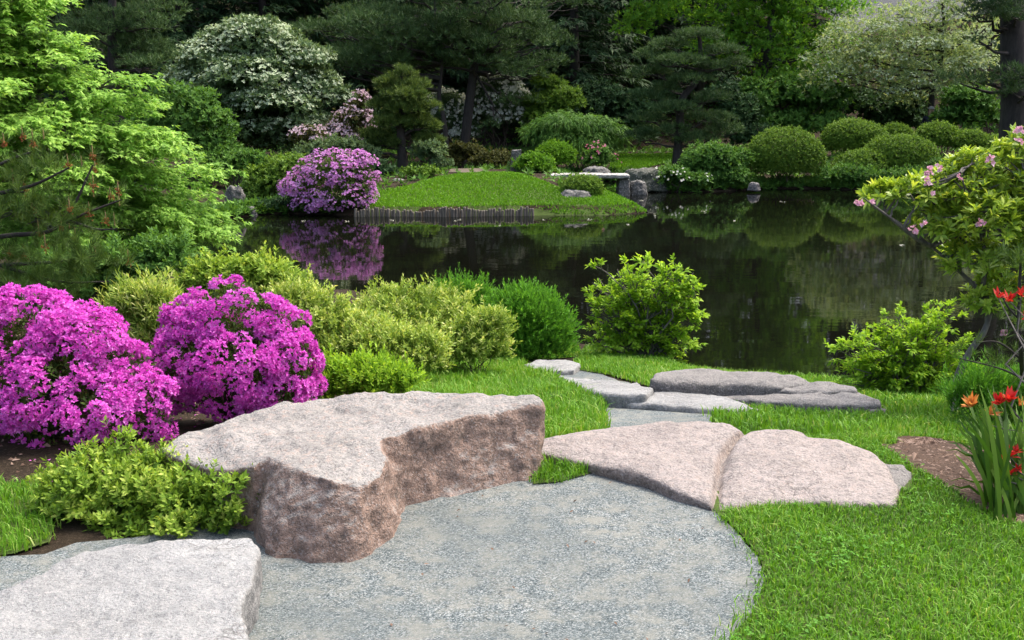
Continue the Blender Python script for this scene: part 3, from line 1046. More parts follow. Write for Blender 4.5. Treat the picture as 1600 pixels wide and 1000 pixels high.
# ------------------------------------------------------------------ near planting
def azalea(name, label, Y, lst, nc, nleaf):
    E = ells(Y, lst)
    b0 = base_of(E)
    b0[2] = zg(b0[0], b0[1])
    root = thing(name, label, 'azalea', b0)
    C, N = surf(E, nc, .80, 1.06, -.62, .82)
    i = np.repeat(np.arange(nc), 34)
    u = rand_unit(len(i))
    sgn = np.sign((u * (N[i] + np.array((0, 0, .35)))).sum(1))
    u = u * np.where(sgn == 0, 1, sgn)[:, None]
    P = C[i] + u * (.050 * RNG.uniform(.7, 1.25, nc)[i] * RNG.uniform(.75, 1.05, len(i)))[:, None]
    D = unit(u + .5 * N[i])
    V, F, v = shoots(P, D, 5, .0185, .0115, (35, 68), 0, 1, .15, 0, RNG.random(nc)[i], .35, .3)
    part('blossom', V, F, M['magenta'], root, v, kind='stuff')
    P, N = surf(E, nleaf, .45, .88, -.85, .3)
    D = unit(N * .6 + np.array((0, 0, .5)) + RNG.normal(0, .4, N.shape))
    V, F, v = shoots(P, D, 5, .028, .011, (30, 75), .03)
    part('foliage', V, F, M['azleaf'], root, v, kind='stuff')
    V, F, v = tube_geo(stems_to(b0, surf(E, 46, .5, .95, -.3, .3)[0], .009, .3, .05), 5)
    part('stems', V, F, M['bark'], root, smooth=True, kind='stuff')


azalea('magenta_azalea', 'big magenta azalea in full bloom at the left edge of the picture', 4.75,
       [(-30, 560, 100, 95), (55, 535, 80, 78), (130, 565, 75, 78), (190, 600, 60, 62), (70, 615, 95, 70, -.15), (150, 640, 72, 45, -.2), (225, 640, 46, 52, -.1), (30, 660, 60, 48, -.1), (110, 680, 80, 36, -.1), (190, 670, 60, 36, -.1)], 300, 2600)
azalea('magenta_azalea', 'magenta azalea in full bloom behind the pink boulder', 5.15,
       [(370, 500, 72, 60), (318, 530, 62, 62), (425, 535, 56, 58), (290, 575, 52, 52, -.1), (370, 570, 80, 58, -.15), (445, 570, 48, 52, -.1), (430, 610, 48, 40, -.15), (360, 620, 60, 38, -.1), (290, 615, 52, 40), (250, 590, 30, 36, .05), (460, 600, 34, 40)], 265, 2400)

shrub('low_shrub', 'low yellow-green shrub between the pale slab and the pink boulder', ells(3.72, [(150, 765, 98, 60), (240, 768, 95, 64), (318, 785, 75, 55), (180, 718, 50, 40, .1), (115, 800, 72, 55), (240, 818, 125, 45, -.12), (340, 800, 60, 55, -.17), (300, 752, 60, 48, -.1), (358, 780, 42, 50, -.2), (300, 800, 60, 50, -.15)]),
      M['yellowgreen'], 2300, 9, .026, .0115, (30, 75), .035, .6, clumps=150, rc=.055, fill=.35, r0=.004, nstem=40, hemi=-.6)
shrub('low_shrub', 'bright yellow-green low shrub right behind the top of the pink boulder', ells(5.55, [(520, 595, 45, 30), (575, 590, 55, 32), (625, 600, 42, 24), (500, 610, 40, 20)]),
      M['limeleaf'], 1300, 8, .032, .011, (25, 60), .05, .9, clumps=90, rc=.06, fill=.3, r0=.004, hemi=-.4)
shrub('spreading_shrub', 'spreading pale-tipped shrub behind the right magenta azalea', ells(6.9, [(490, 505, 70, 53), (545, 530, 81, 46), (460, 480, 58, 38), (500, 545, 70, 40)]),
      M['olivetip'], 1900, 8, .036, .013, (25, 65), .06, .8, clumps=260, rc=.055, fill=.35, r0=.006, hemi=-.4)
shrub('spreading_shrub', 'pale-tipped spreading shrub in front of the pond with reddish new shoots', ells(7.6, [(620, 485, 70, 42), (680, 490, 70, 44), (570, 495, 52, 35), (650, 515, 93, 37), (730, 515, 46, 33)]),
      M['olivetip'], 2100, 8, .036, .013, (25, 65), .06, .8, clumps=280, rc=.055, fill=.35, r0=.006, hemi=-.4)
shrub('spreading_shrub', 'yellow-green spreading shrub at the front of the planting beside the grass', ells(6.7, [(600, 540, 64, 35), (650, 545, 56, 35), (545, 555, 58, 33)]),
      M['olivetip'], 1500, 8, .034, .012, (25, 65), .055, .8, clumps=200, rc=.055, fill=.35, r0=.005, hemi=-.4)
shrub('spreading_shrub', 'pale olive shrub at the right end of the planting, next to the bright green bush', ells(7.3, [(740, 525, 49, 40), (772, 520, 32, 42), (715, 540, 44, 28)]),
      M['olivetip'], 1100, 8, .034, .012, (25, 65), .055, .8, clumps=160, rc=.055, fill=.35, r0=.005, hemi=-.5)
shrub('fine_leaved_bush', 'dense bright green fine-leaved bush at the near edge of the pond', ells(8.6, [(820, 500, 68, 55), (860, 515, 42, 40), (790, 480, 36, 36), (830, 530, 66, 28)]),
      M['brightgreen'], 3000, 9, .036, .0105, (18, 45), .06, .9, clumps=230, rc=.09, fill=.3, r0=.006, hemi=-.5)
shrub('fine_leaved_bush', 'small bright green bush behind the pale-tipped shrubs at the water', ells(9.8, [(715, 465, 34, 24), (745, 472, 30, 26), (690, 470, 26, 20)]),
      M['brightgreen'], 1500, 9, .036, .010, (18, 45), .09, .9, clumps=90, rc=.09, fill=.3, r0=.006)
shrub('leafy_shrub', 'yellow-green leafy shrub between the maple and the right magenta azalea', ells(8.3, [(350, 436, 54, 32), (410, 430, 50, 30), (305, 440, 46, 30), (445, 450, 36, 24), (370, 458, 64, 28)]),
      M['yellowgreen'], 1700, 8, .045, .02, (30, 70), .06, .7, clumps=110, rc=.10, fill=.35, r0=.007)
shrub('narrow_leaved_shrub', 'narrow-leaved shrub with silvery tips between the two magenta azaleas', ells(6.2, [(230, 486, 52, 38), (195, 478, 40, 34), (268, 496, 40, 30), (240, 512, 54, 30)]),
      M['olivetip'], 800, 9, .05, .010, (25, 60), .07, .8, clumps=60, rc=.09, fill=.35, r0=.005)
shrub('dark_shrub', 'dark green shrub in the gap between maple, pine and azaleas', ells(8.6, [(250, 400, 60, 34), (180, 420, 60, 40), (100, 430, 70, 40)]),
      M['midgreen'], 1200, 8, .05, .022, (30, 70), .06, .6, clumps=80, rc=.12, fill=.4, r0=.007)


def open_shrub(name, label, Y, lst, mat, basepx, nb, twigs, L, W, k, r0, bark='greybark', flat=.5, seedn=0):
    """airy shrub: visible branching stems ending in small leafy twigs"""
    E = ells(Y, lst)
    b0 = at(*basepx, Y)
    b0[2] = zg(b0[0], b0[1])
    root = thing(name, label, 'shrub', b0)
    tips, N = surf(E, nb, .55, 1.0, -.75, .25)
    paths = stems_to(b0, tips, r0, .3, .06, .08, .05, 7)
    tw, PP, DD = [], [], []
    for (pts, rad), n in zip(paths, N):
        for _ in range(twigs):
            s = random.uniform(.45, 1.0)
            a = pts[min(int(s * 6), 5)] + (pts[min(int(s * 6) + 1, 6)] - pts[min(int(s * 6), 5)]) * random.random()
            d = unit((n * .6 + RNG.normal(0, .6, 3) + np.array((0, 0, .35)))[None])[0]
            e = a + d * random.uniform(.6, 1.3) * E[:, 3].max() * .36
            tw.append((bend(a, e, 4, .06), np.linspace(r0 * .3, r0 * .12, 4)))
            for q in range(4):
                PP.append(a + (e - a) * random.uniform(.35, 1.05) + RNG.normal(0, .012, 3))
                DD.append(d + RNG.normal(0, .35, 3))
    V, F, v = tube_geo(paths + tw, 5)
    part('branches', V, F, M[bark], root, smooth=True, kind='stuff')
    V, F, v = shoots(np.array(PP), unit(np.array(DD)), k, L, W, (30, 75), L * .8, flat, .12, .1)
    V[:, 2] = np.maximum(V[:, 2], zt(V[:, 0], V[:, 1]) + .01)
    part('foliage', V, F, mat, root, v, kind='stuff')
    return root


open_shrub('open_leafy_shrub', 'airy yellow-green shrub with thin grey stems standing against the dark pond', 9.0,
           [(960, 440, 42, 34), (1020, 435, 55, 32), (1070, 430, 28, 22), (1000, 480, 62, 42), (1055, 510, 40, 40), (950, 480, 34, 36), (1065, 465, 30, 25), (960, 530, 46, 30), (1040, 540, 40, 28), (920, 448, 14, 12)],
           M['limeleaf'], (1010, 565), 85, 5, .055, .028, 6, .016)
open_shrub('open_leafy_shrub', 'bright lime-green leafy shrub at the water beside the rock ledge', 6.4,
           [(1400, 535, 62, 40), (1450, 520, 55, 36), (1355, 560, 52, 36), (1430, 575, 74, 36), (1375, 600, 60, 22), (1475, 570, 44, 45), (1325, 540, 24, 16), (1465, 605, 50, 22), (1340, 590, 40, 20)],
           M['limeleaf'], (1425, 622), 120, 5, .038, .020, 6, .010)

# rhododendron with a gnarled trunk at the right edge
Y = 5.7
b0 = gp(1492, 655)
rh = thing('rhododendron', 'tall rhododendron with gnarled grey trunk and few pink blooms at the right edge', 'rhododendron', b0)
tr = smooth_path([b0 - np.array((0, 0, .05)), at(1494, 600, 5.6), at(1512, 555, 5.62), at(1542, 508, 5.68), at(1534, 462, 5.7), at(1500, 425, 5.7), at(1455, 385, 5.7), at(1400, 345, 5.7), at(1368, 325, 5.7)], 4)
paths = [(tr, np.linspace(.026, .003, len(tr)))]
forks = [((1542, 508), (1560, 440), (1575, 350), (1570, 270)), ((1534, 462), (1540, 400), (1520, 330), (1500, 270)), ((1500, 425), (1490, 370), (1460, 320), (1440, 285)),
         ((1560, 440), (1600, 400), (1620, 340), (1630, 290)), ((1540, 400), (1480, 360), (1440, 330), (1420, 300)), ((1455, 385), (1430, 372), (1390, 340), (1350, 310)), ((1575, 350), (1610, 300), (1620, 240), (1615, 215))]
for i, fk in enumerate(forks):
    pts = smooth_path([at(x, y, 5.7 + (.06 * k * (-1) ** i)) for k, (x, y) in enumerate(fk)], 4)
    paths.append((pts, np.linspace(.015, .004, len(pts))))
E = ells(5.7, [(1560, 280, 55, 50), (1500, 300, 60, 42), (1430, 305, 50, 26), (1380, 305, 32, 18), (1540, 350, 70, 50, -.1), (1470, 350, 50, 28), (1600, 240, 40, 34), (1590, 330, 50, 60), (1520, 410, 50, 36), (1600, 420, 60, 50), (1520, 258, 34, 22), (1640, 300, 60, 80), (1560, 470, 50, 30)])
P, N = surf(E, 1050, .55, 1.02, -.5, .45)
for p in P[::4]:
    q = min((pp[j] for pp, _ in paths[:8] for j in range(4, len(pp), 2)), key=lambda a: ((a - p) ** 2).sum())
    paths.append((bend(q, p, 5, .05, -.05), np.linspace(.008, .003, 5)))
V, F, v = tube_geo(paths, 7)
part('trunk', V, F, M['greybark'], rh, smooth=True)
D = unit(N * .6 + np.array((0, 0, .8)) + RNG.normal(0, .35, N.shape))
V, F, v = shoots(P, D, 11, .058, .019, (30, 80), .03, 1, .15, .1, tipv=.3)
part('foliage', V, F, M['rhodo'], rh, v, kind='stuff')
for (x, y, rr) in [(1344, 318, 9), (1364, 314, 7), (1450, 268, 8), (1448, 284, 8), (1468, 268, 7), (1545, 248, 10), (1428, 360, 9), (1445, 348, 7), (1532, 350, 8), (1594, 205, 9), (1590, 218, 7), (1456, 300, 6), (1500, 278, 6), (1566, 520, 7)]:
    c = at(x, y, 5.7 - .28)
    s = mpp(y, 5.5) * rr
    P = c + RNG.normal(0, s * .35, (5, 3))
    V, F, v = flowers(P, unit(RNG.normal(0, .5, (5, 3)) + np.array((0, -.7, .5))), s * 1.5)
    part('flower', V, F, M['pinkpetal'], rh, v)


def needle_tufts(P, D, k, L, W, tint=None):
    return shoots(P, D, k, L, W, (18, 62), L * .5, 1, .0, .05, tint, .5, .2)


def near_pine(name, label, Y, base, branches, tufts, extraE, ncand, k=46, L=.085, trunk_r=.05):
    root = thing(name, label, 'pine', base)
    V, F, v = tube_geo([(smooth_path(b, 4), r) for b, r in branches], 7)
    part('branches', V, F, M['darkbark'], root, smooth=True)
    P = np.array([at(x, y, Y + RNG.normal(0, .12)) for x, y in tufts])
    D = unit(np.array([(.25, -.15, .9)] * len(P)) + RNG.normal(0, .25, P.shape))
    if extraE is not None:
        P2, N2 = surf(extraE[0], extraE[1], .3, 1.0, -.6, .0)
        P = np.vstack([P, P2])
        D = np.vstack([D, unit(N2 * .4 + np.array((.1, -.1, .7)) + RNG.normal(0, .3, N2.shape))])
    V, F, v = needle_tufts(P, D, k, L, .0028)
    part('needles', V, F, M['nearpine'], root, v, kind='stuff')
    for i in range(ncand):
        p, d = P[i], D[i]
        h = random.uniform(.05, .10)
        pts = [p + d * .02, p + d * .02 + np.array((0, 0, h * .6)), p + d * .02 + np.array((0, 0, h))]
        V, F, v = tube_geo([(pts, [.0045, .0035, .0008])], 5)
        cnd = part('candle', V, F, M['candle'], root, v)
        m = 26
        q = p + d * .02 + RNG.normal(0, .010, (m, 3)) * np.array((1, 1, 1.2))
        V, F, v = shoots(q, rand_unit(m), 3, .011, .008, (20, 70))
        part('pollen_cones', V, F, M['cone'], cnd, v, kind='stuff') if i % 3 != 2 else None
    return root


Y = 6.4
bp = at(-130, 500, Y)
bp[2] = zg(bp[0], bp[1])
br_ = [([bp - np.array((0, 0, .05)), at(-120, 400, Y), at(-90, 300, Y), at(-80, 180, Y)], (.06, .02)),
       ([at(-100, 330, Y), at(-40, 280, Y), at(10, 252, Y), at(48, 238, Y)], (.018, .006)),
       ([at(-105, 370, Y), at(-20, 310, Y), at(50, 290, Y), at(108, 262, Y)], (.018, .006)),
       ([at(-110, 400, Y), at(0, 370, Y), at(75, 362, Y), at(110, 330, Y), at(145, 258, Y)], (.020, .006)),
       ([at(75, 362, Y), at(130, 335, Y), at(190, 312, Y)], (.012, .005)),
       ([at(110, 345, Y), at(150, 358, Y), at(182, 358, Y)], (.010, .004)),
       ([at(-115, 430, Y), at(0, 415, Y), at(80, 410, Y), at(150, 400, Y)], (.018, .005)),
       ([at(0, 415, Y), at(90, 440, Y), at(170, 440, Y)], (.012, .005)),
       ([at(-100, 340, Y), at(-20, 305, Y), at(38, 300, Y)], (.012, .005))]
tf = [(33, 218), (52, 230), (68, 222), (5, 228), (104, 262), (128, 264), (144, 248), (146, 268), (22, 290), (38, 300), (145, 295), (146, 312), (172, 312), (182, 303), (186, 325), (106, 332), (96, 360), (106, 362), (60, 370), (70, 390), (178, 358), (165, 350), (18, 402), (150, 402), (36, 405), (200, 415), (120, 380), (140, 340), (48, 330), (88, 300), (75, 350)]
near_pine('young_pine', 'young pine with reddish pollen cones and upright candles at the left edge', Y, bp, br_, tf,
          (ells(Y, [(20, 330, 70, 60), (90, 400, 90, 50), (20, 430, 60, 40), (150, 420, 50, 40), (-60, 330, 60, 120), (100, 345, 60, 35), (60, 270, 60, 30), (60, 450, 110, 30)]), 380), 29)
Y = 4.75
bp = gp(1604, 640)
br_ = [([bp - np.array((0, 0, .05)), at(1596, 560, Y), at(1592, 480, Y), at(1596, 390, Y)], (.014, .006)),
       ([at(1594, 560, Y), at(1560, 535, Y), at(1525, 535, Y)], (.007, .003)),
       ([at(1594, 500, Y), at(1575, 480, Y), at(1560, 450, Y)], (.006, .003)),
       ([at(1596, 590, Y), at(1560, 575, Y), at(1500, 560, Y)], (.006, .003))]
tf = [(1560, 400), (1575, 420), (1590, 405), (1545, 420), (1570, 440), (1580, 470), (1560, 500), (1590, 520), (1525, 540), (1500, 548), (1515, 560), (1545, 560), (1570, 575), (1540, 590), (1490, 560), (1580, 600)]
near_pine('pine_sapling', 'slender pine sapling in front of the rhododendron at the right edge', Y, bp, br_, tf, (ells(Y, [(1580, 430, 40, 50), (1570, 570, 50, 45), (1620, 520, 40, 90)]), 40), 0, 38, .06)

# strap-leaved flowering plant, right edge
b0 = gp(1575, 808)
sp = thing('strap_leaved_plant', 'clump of strap-shaped green leaves growing from the mulch at the right edge', 'plant', b0)
lp = [(1497, 625), (1488, 640), (1480, 665), (1478, 685), (1512, 612), (1525, 605), (1540, 610), (1555, 600), (1570, 605), (1585, 600), (1600, 610), (1620, 620), (1505, 640), (1520, 630), (1535, 640), (1550, 630), (1565, 635), (1580, 640), (1595, 630), (1610, 645),
      (1482, 735), (1500, 700), (1515, 690), (1530, 670), (1545, 660), (1560, 680), (1590, 670), (1605, 690), (1630, 660), (1640, 700), (1510, 650), (1528, 620), (1548, 616), (1562, 612), (1592, 615)]
for rep in range(2):
    for (x, y) in lp:
        e = at(x + random.gauss(0, 5), y + random.gauss(0, 6) + rep * 14, 3.95 + random.gauss(0, .12))
        a = b0 + np.array((random.gauss(0, .06), random.gauss(0, .06), -.02))
        a[0] += (e[0] - b0[0]) * .25
        mid = a * .4 + e * .6
        mid[2] = a[2] + (e[2] - a[2]) * .72 + .02
        top = e.copy()
        P = smooth_path([a, a * .7 + mid * .3 + np.array((0, 0, .05)), mid, top], 3)
        if x < 1500:
            P[-2:, 2] -= np.array((.0, .03))
            P[-4, 2] += .02
        n = len(P)
        d = np.gradient(P, axis=0)
        wv_ = np.cross(d, np.array((random.gauss(0, .4), -1, random.gauss(0, .3))))
        wv_ = unit(wv_) * (np.sin(np.linspace(.5, math.pi - .05, n)) * random.uniform(.0065, .0095))[:, None]
        V = np.concatenate([P - wv_, P + wv_])
        i = np.arange(n - 1)
        F = np.stack([i, i + 1, n + i + 1, n + i], 1)
        part('leaf', V, F, M['strap'], sp, np.full(n - 1, random.random()), smooth=True)


def bloom(parent, name, x, y, rpx, Y, mat, n, cup=(15, 60)):
    c = at(x, y, Y)
    s = mpp(y, Y) * rpx * .9
    D = np.array([(random.gauss(0, .2), -.35, .9)])
    V, F, v = shoots(c[None] - np.array((0, 0, s * .6)), unit(D), n, s * 1.5, s * .5, cup, s * .1, 1, .2, 0, None, .2, .3)
    f = part(name, V, F, mat, parent, v)
    return c


for (x, y, r_, m_, n) in [(1518, 628, 17, 'orangepetal', 16), (1546, 642, 13, 'orangepetal', 12), (1562, 625, 15, 'redpetal', 14), (1577, 620, 17, 'redpetal', 18), (1592, 628, 12, 'orangepetal', 10)]:
    bloom(sp, 'flower', x, y, r_, 3.85, M[m_], n)
b1 = gp(1650, 800)
ra = thing('red_azalea', 'red flowered azalea with thin bare twigs reaching in from the right edge', 'azalea', b1)
tg = [(1577, 464, 16, 4.3), (1560, 460, 12, 4.3), (1596, 458, 12, 4.3), (1600, 492, 10, 4.3), (1578, 708, 12, 3.75), (1566, 714, 8, 3.75), (1588, 702, 10, 3.75), (1580, 736, 12, 3.7), (1563, 742, 8, 3.7), (1590, 730, 8, 3.7)]
V, F, v = tube_geo([(bend(b1 + np.array((0, 0, 0.05)), at(x, y + 6, Y), 6, .04, .05), (.006, .0025)) for x, y, r_, Y in tg] + [(bend(at(1640, 690, 3.8), at(1550, 665, 3.8), 6, .03), (.003, .0015))], 5)
part('branches', V, F, M['greybark'], ra, smooth=True, kind='stuff')
for x, y, r_, Y in tg:
    bloom(ra, 'flower', x, y, r_, Y, M['redpetal'], 11, (20, 70))
E = ells(4.3, [(1640, 480, 40, 50), (1640, 720, 40, 60)])
P, N = surf(E, 120, .5, 1, -.6)
V, F, v = shoots(P, unit(N + np.array((0, 0, .6))), 6, .035, .014, (30, 75), .03)
part('foliage', V, F, M['azleaf'], ra, v, kind='stuff')
shrub('low_green_plant', 'fine green undergrowth between the lime shrub and the strap-leaved plant', ells(5.0, [(1540, 610, 50, 32), (1600, 620, 50, 40), (1500, 625, 30, 24)]),
      M['brightgreen'], 700, 9, .04, .006, (15, 50), .06, .9, clumps=60, rc=.06, fill=.3, r0=.003)


# ------------------------------------------------------------------ grass
def grass(name, label, poly, dens, h, wd, mat, lean=.35, excl=True, patch=1.5, edge=0.0, seed=0):
    lo, hi = poly.min(0), poly.max(0)
    n = int(dens * np.prod(hi - lo))
    Q = lo + RNG.random((n, 2)) * (hi - lo)
    ok = inside(Q, poly)
    # only what the frame or a step to its side could show
    yy = np.maximum(Q[:, 1], .1)
    ok &= (np.abs(Q[:, 0]) < yy * .66 + .6) & (Q[:, 1] > 1.9)
    Q = Q[ok]
    Q = Q[~inside(Q, SHORE)]
    Q = Q[seg_dist(Q, SHORE) > .03]
    if edge:
        Q = Q + RNG.normal(0, edge, Q.shape)
    if excl:
        for e in EXCL:
            l2, h2 = e.min(0), e.max(0)
            cand = ((Q > l2) & (Q < h2)).all(1)
            if cand.any():
                ins = np.zeros(len(Q), bool)
                ins[cand] = inside(Q[cand], e)
                Q = Q[~ins]
    n = len(Q)
    x, y = Q[:, 0], Q[:, 1]
    f1 = wav(x, y, 2.1 * patch + .3, .4) + wav(x + 3, y * 1.3 + seed, 5.3 * patch, .3)
    z = zt(x, y) + .008
    hh = h * RNG.uniform(.45, 1.25, n) * (1 + .35 * f1) * np.where(y > 12, 1, np.clip(.35 + seg_dist(Q, SHORE) * .9, .35, 1))
    az = RNG.uniform(0, 6.283, n) + f1
    d = np.stack([np.cos(az), np.sin(az), np.zeros(n)], 1)
    s = np.stack([-np.sin(az + RNG.normal(0, .7, n)), np.cos(az), np.zeros(n)], 1)
    ln = (RNG.gamma(2.0, lean / 2, n))[:, None]
    B = np.stack([x, y, z], 1)
    up = np.array((0, 0, 1.0))
    ww = (wd * RNG.uniform(.7, 1.3, n))[:, None]
    H = hh[:, None]
    mid = B + up * H * .6 + d * H * ln * .35
    tip = B + up * H * (1 - .25 * np.minimum(ln, 1.6)) + d * H * ln
    V = np.stack([B - s * ww * .5, B + s * ww * .5, mid + s * ww * .42, mid - s * ww * .42, tip], 1).reshape(-1, 3)
    k = np.arange(n)[:, None] * 5
    F = np.concatenate([k + np.array([[0, 1, 2]]), k + np.array([[0, 2, 3]]), k + np.array([[3, 2, 4]])], 1).reshape(-1, 3)
    v = np.clip(.42 + .16 * f1 + wav(x * 1.1 + 5, y * .9 + seed, .9 * patch + .2, .14) + RNG.normal(0, .2, n) + (RNG.random(n) < .04) * .5, 0, 1)
    o = part(name, V, F, mat, None, np.repeat(v, 3))
    o['kind'] = 'stuff'
    tag(o, label, 'grass')
    return o


near_r = LAWN_R
fr = inside
# dense near part, coarser further back
def clip_y(poly, y0, y1):
    def cut(P, k, sgn):
        out = []
        for a, b in zip(P, np.roll(P, -1, axis=0)):
            ia, ib = sgn * (a[1] - k) >= 0, sgn * (b[1] - k) >= 0
            if ia: out.append(a)
            if ia != ib:
                t = (k - a[1]) / (b[1] - a[1])
                out.append(a + (b - a) * t)
        return np.array(out)
    P = cut(poly, y0, 1)
    return cut(P, y1, -1)


grass('grass', 'bright green grass in the right foreground beside the gravel', clip_y(LAWN_R, 1.9, 4.6), 21000, .035, .0039, M['grass'], .6, edge=.028)
grass('grass', 'green grass between the rounded slab and the pond', clip_y(LAWN_R, 4.6, 9.5), 5200, .055, .0070, M['grass'], .45, edge=.015, seed=2)
grass('grass', 'green grass left of the path behind the pink boulder', LAWN_L, 6500, .075, .0063, M['grass'], .45, edge=.015, seed=4)
grass('grass', 'small tuft of grass between the pink boulder and the sloping slab', LAWN_P, 16000, .055, .0042, M['grass'], .5, edge=.012, seed=6)
grass('grass', 'patch of grass at the left edge beside the low shrub', LAWN_C, 11000, .055, .0042, M['grass'], .45, edge=.015, seed=8)
grass('grass', 'smooth bright green grass covering the island mound', ISLE, 1400, .055, .019, M['grass_far'], .5, patch=.35, seed=1)
grass('grass', 'strip of bright grass on the far lawn behind the stone bridge', LAWN_F, 900, .06, .022, M['grass_far'], .5, patch=.35, seed=3)

def ground_bits(name, label, cat, poly, n, k, L, W, mat, ex, lift=.004, th=(60, 88), cl=0):
    lo, hi = poly.min(0), poly.max(0)
    Q = lo + RNG.random((n, 2)) * (hi - lo)
    if cl:
        c0 = lo + RNG.random((cl, 2)) * (hi - lo)
        Q = c0[RNG.integers(0, cl, n)] + RNG.normal(0, .09, (n, 2))
    ok = inside(Q, poly) & (Q[:, 1] > 2.0)
    for e in ex:
        ok &= ~inside(Q, e)
    Q = Q[ok]
    P = np.column_stack([Q, zt(Q[:, 0], Q[:, 1]) + lift * RNG.uniform(.6, 1.2, len(Q))])
    V, F, v = shoots(P, unit(RNG.normal(0, .2, (len(P), 3)) + np.array((0, 0, 1.0))), k, L, W, th)
    V[:, 2] = np.maximum(V[:, 2], zt(V[:, 0], V[:, 1]) + .008)
    o = part(name, V, F, mat, None, v)
    tag(o, label, cat, kind='stuff')


ground_bits('clover', 'small clover leaves growing through the right foreground grass', 'clover', clip_y(LAWN_R, 1.9, 4.6), 2600, 3, .011, .010, M['brightgreen'], EXCL, .040, (65, 95), cl=60)
ground_bits('fallen_petals', 'magenta petals dropped on the soil and gravel around the azaleas', 'petals', np.array([(-3.2, 4.0), (-1.2, 3.6), (-.6, 4.6), (-.9, 5.6), (-3.2, 5.6)]), 420, 1, .016, .011, M['magenta'], EXCL, .012)
ground_bits('fallen_leaves', 'few dry leaf bits lying on the gravel', 'leaves', np.array([(-1.2, 2.3), (.75, 2.3), (.8, 3.7), (.1, 4.2), (-.4, 3.9)]), 90, 1, .018, .009, M['chip'], EXCL, .012)

# loose gravel and mulch chips
def scatter(poly, n, size, z, excl, aspect=(1, 1, .6), ylim=None):
    lo, hi = poly.min(0), poly.max(0)
    Q = lo + RNG.random((n, 2)) * (hi - lo)
    Q = Q[inside(Q, poly)]
    Q = Q[(Q[:, 1] > 2.1) & (np.abs(Q[:, 0]) < Q[:, 1] * .62 + .4)]
    if ylim: Q = Q[Q[:, 1] < ylim]
    for e in excl:
        Q = Q[~inside(Q, e)]
    n = len(Q)
    C = np.column_stack([Q, zt(Q[:, 0], Q[:, 1]) + z])
    o = np.array([(1, 0, 0), (-.5, .87, 0), (-.5, -.87, 0), (0, 0, 1)]) 
    r = size * RNG.lognormal(0, .35, n)
    V = o[None] * np.array(aspect) * RNG.uniform(.6, 1.4, (n, 4, 3))
    a = RNG.uniform(0, 6.28, n)
    ca, sa = np.cos(a), np.sin(a)
    X = V[..., 0] * ca[:, None] - V[..., 1] * sa[:, None]
    Yv = V[..., 0] * sa[:, None] + V[..., 1] * ca[:, None]
    V = np.stack([X, Yv, V[..., 2]], -1) * r[:, None, None] + C[:, None]
    k = np.arange(n)[:, None] * 4
    F = np.concatenate([k + np.array([[0, 1, 3]]), k + np.array([[1, 2, 3]]), k + np.array([[2, 0, 3]])], 1).reshape(-1, 3)
    return V.reshape(-1, 3), F, np.repeat(RNG.random(n), 3)


V, F, v = scatter(GRAVEL, 60000, .0024, .005, EXCL[1:], ylim=6.8)
o = part('loose_gravel', V, F, M['pebble'], None, v)
tag(o, 'loose blue-grey gravel chips scattered over the path', 'gravel', kind='stuff')
V, F, v = scatter(MULCH, 14000, .0085, .016, EXCL[1:], (1.8, .5, .5))
LIT = np.array([(-5.5, 4.0), (-1.3, 4.0), (-.3, 5.2), (.4, 7.6), (0, 9.6), (-6, 12)])
V2, F2, v2 = scatter(LIT, 9000, .009, .004, EXCL[1:] + [LAWN_L, LAWN_C, GRAVEL], (1.6, .6, .7))
o = part('leaf_litter', V2, F2, M['chip'], None, v2)
tag(o, 'brown leaf litter and twigs on the soil under the azaleas', 'leaf litter', kind='stuff')
o = part('mulch_chips', V, F, M['chip'], None, v)
tag(o, 'brown bark mulch chips beside the strap-leaved plant', 'mulch', kind='stuff')

# ------------------------------------------------------------------ the far bank: trees
def hsprays(E, nc, rc, per, sq, ctr):
    """flat sprays of shoots pointing outwards and a little down, as on layered maples"""
    k = RNG.choice(len(E), nc)
    C = E[k, :3] + rand_unit(nc) * RNG.random((nc, 1)) ** .4 * E[k, 3:]
    od = C - ctr
    od[:, 2] = 0
    od = unit(od)
    i = np.repeat(np.arange(nc), per)
    t = RNG.random(len(i))[:, None]
    sd = np.stack([-od[:, 1], od[:, 0], np.zeros(nc)], 1)
    lat = RNG.normal(0, .45, (len(i), 1)) * (1.05 - t)
    P = C[i] + od[i] * (t - .4) * rc * 2.2 + sd[i] * lat * rc + RNG.normal(0, sq, (len(i), 3)) * np.array((.3, .3, 1))
    P[:, 2] -= (t[:, 0] ** 2) * rc * .35
    D = unit(od[i] + sd[i] * lat * 1.6 + np.array((0, 0, -.15)) + RNG.normal(0, .12, (len(i), 3)))
    return P, D, RNG.random(nc)[i]


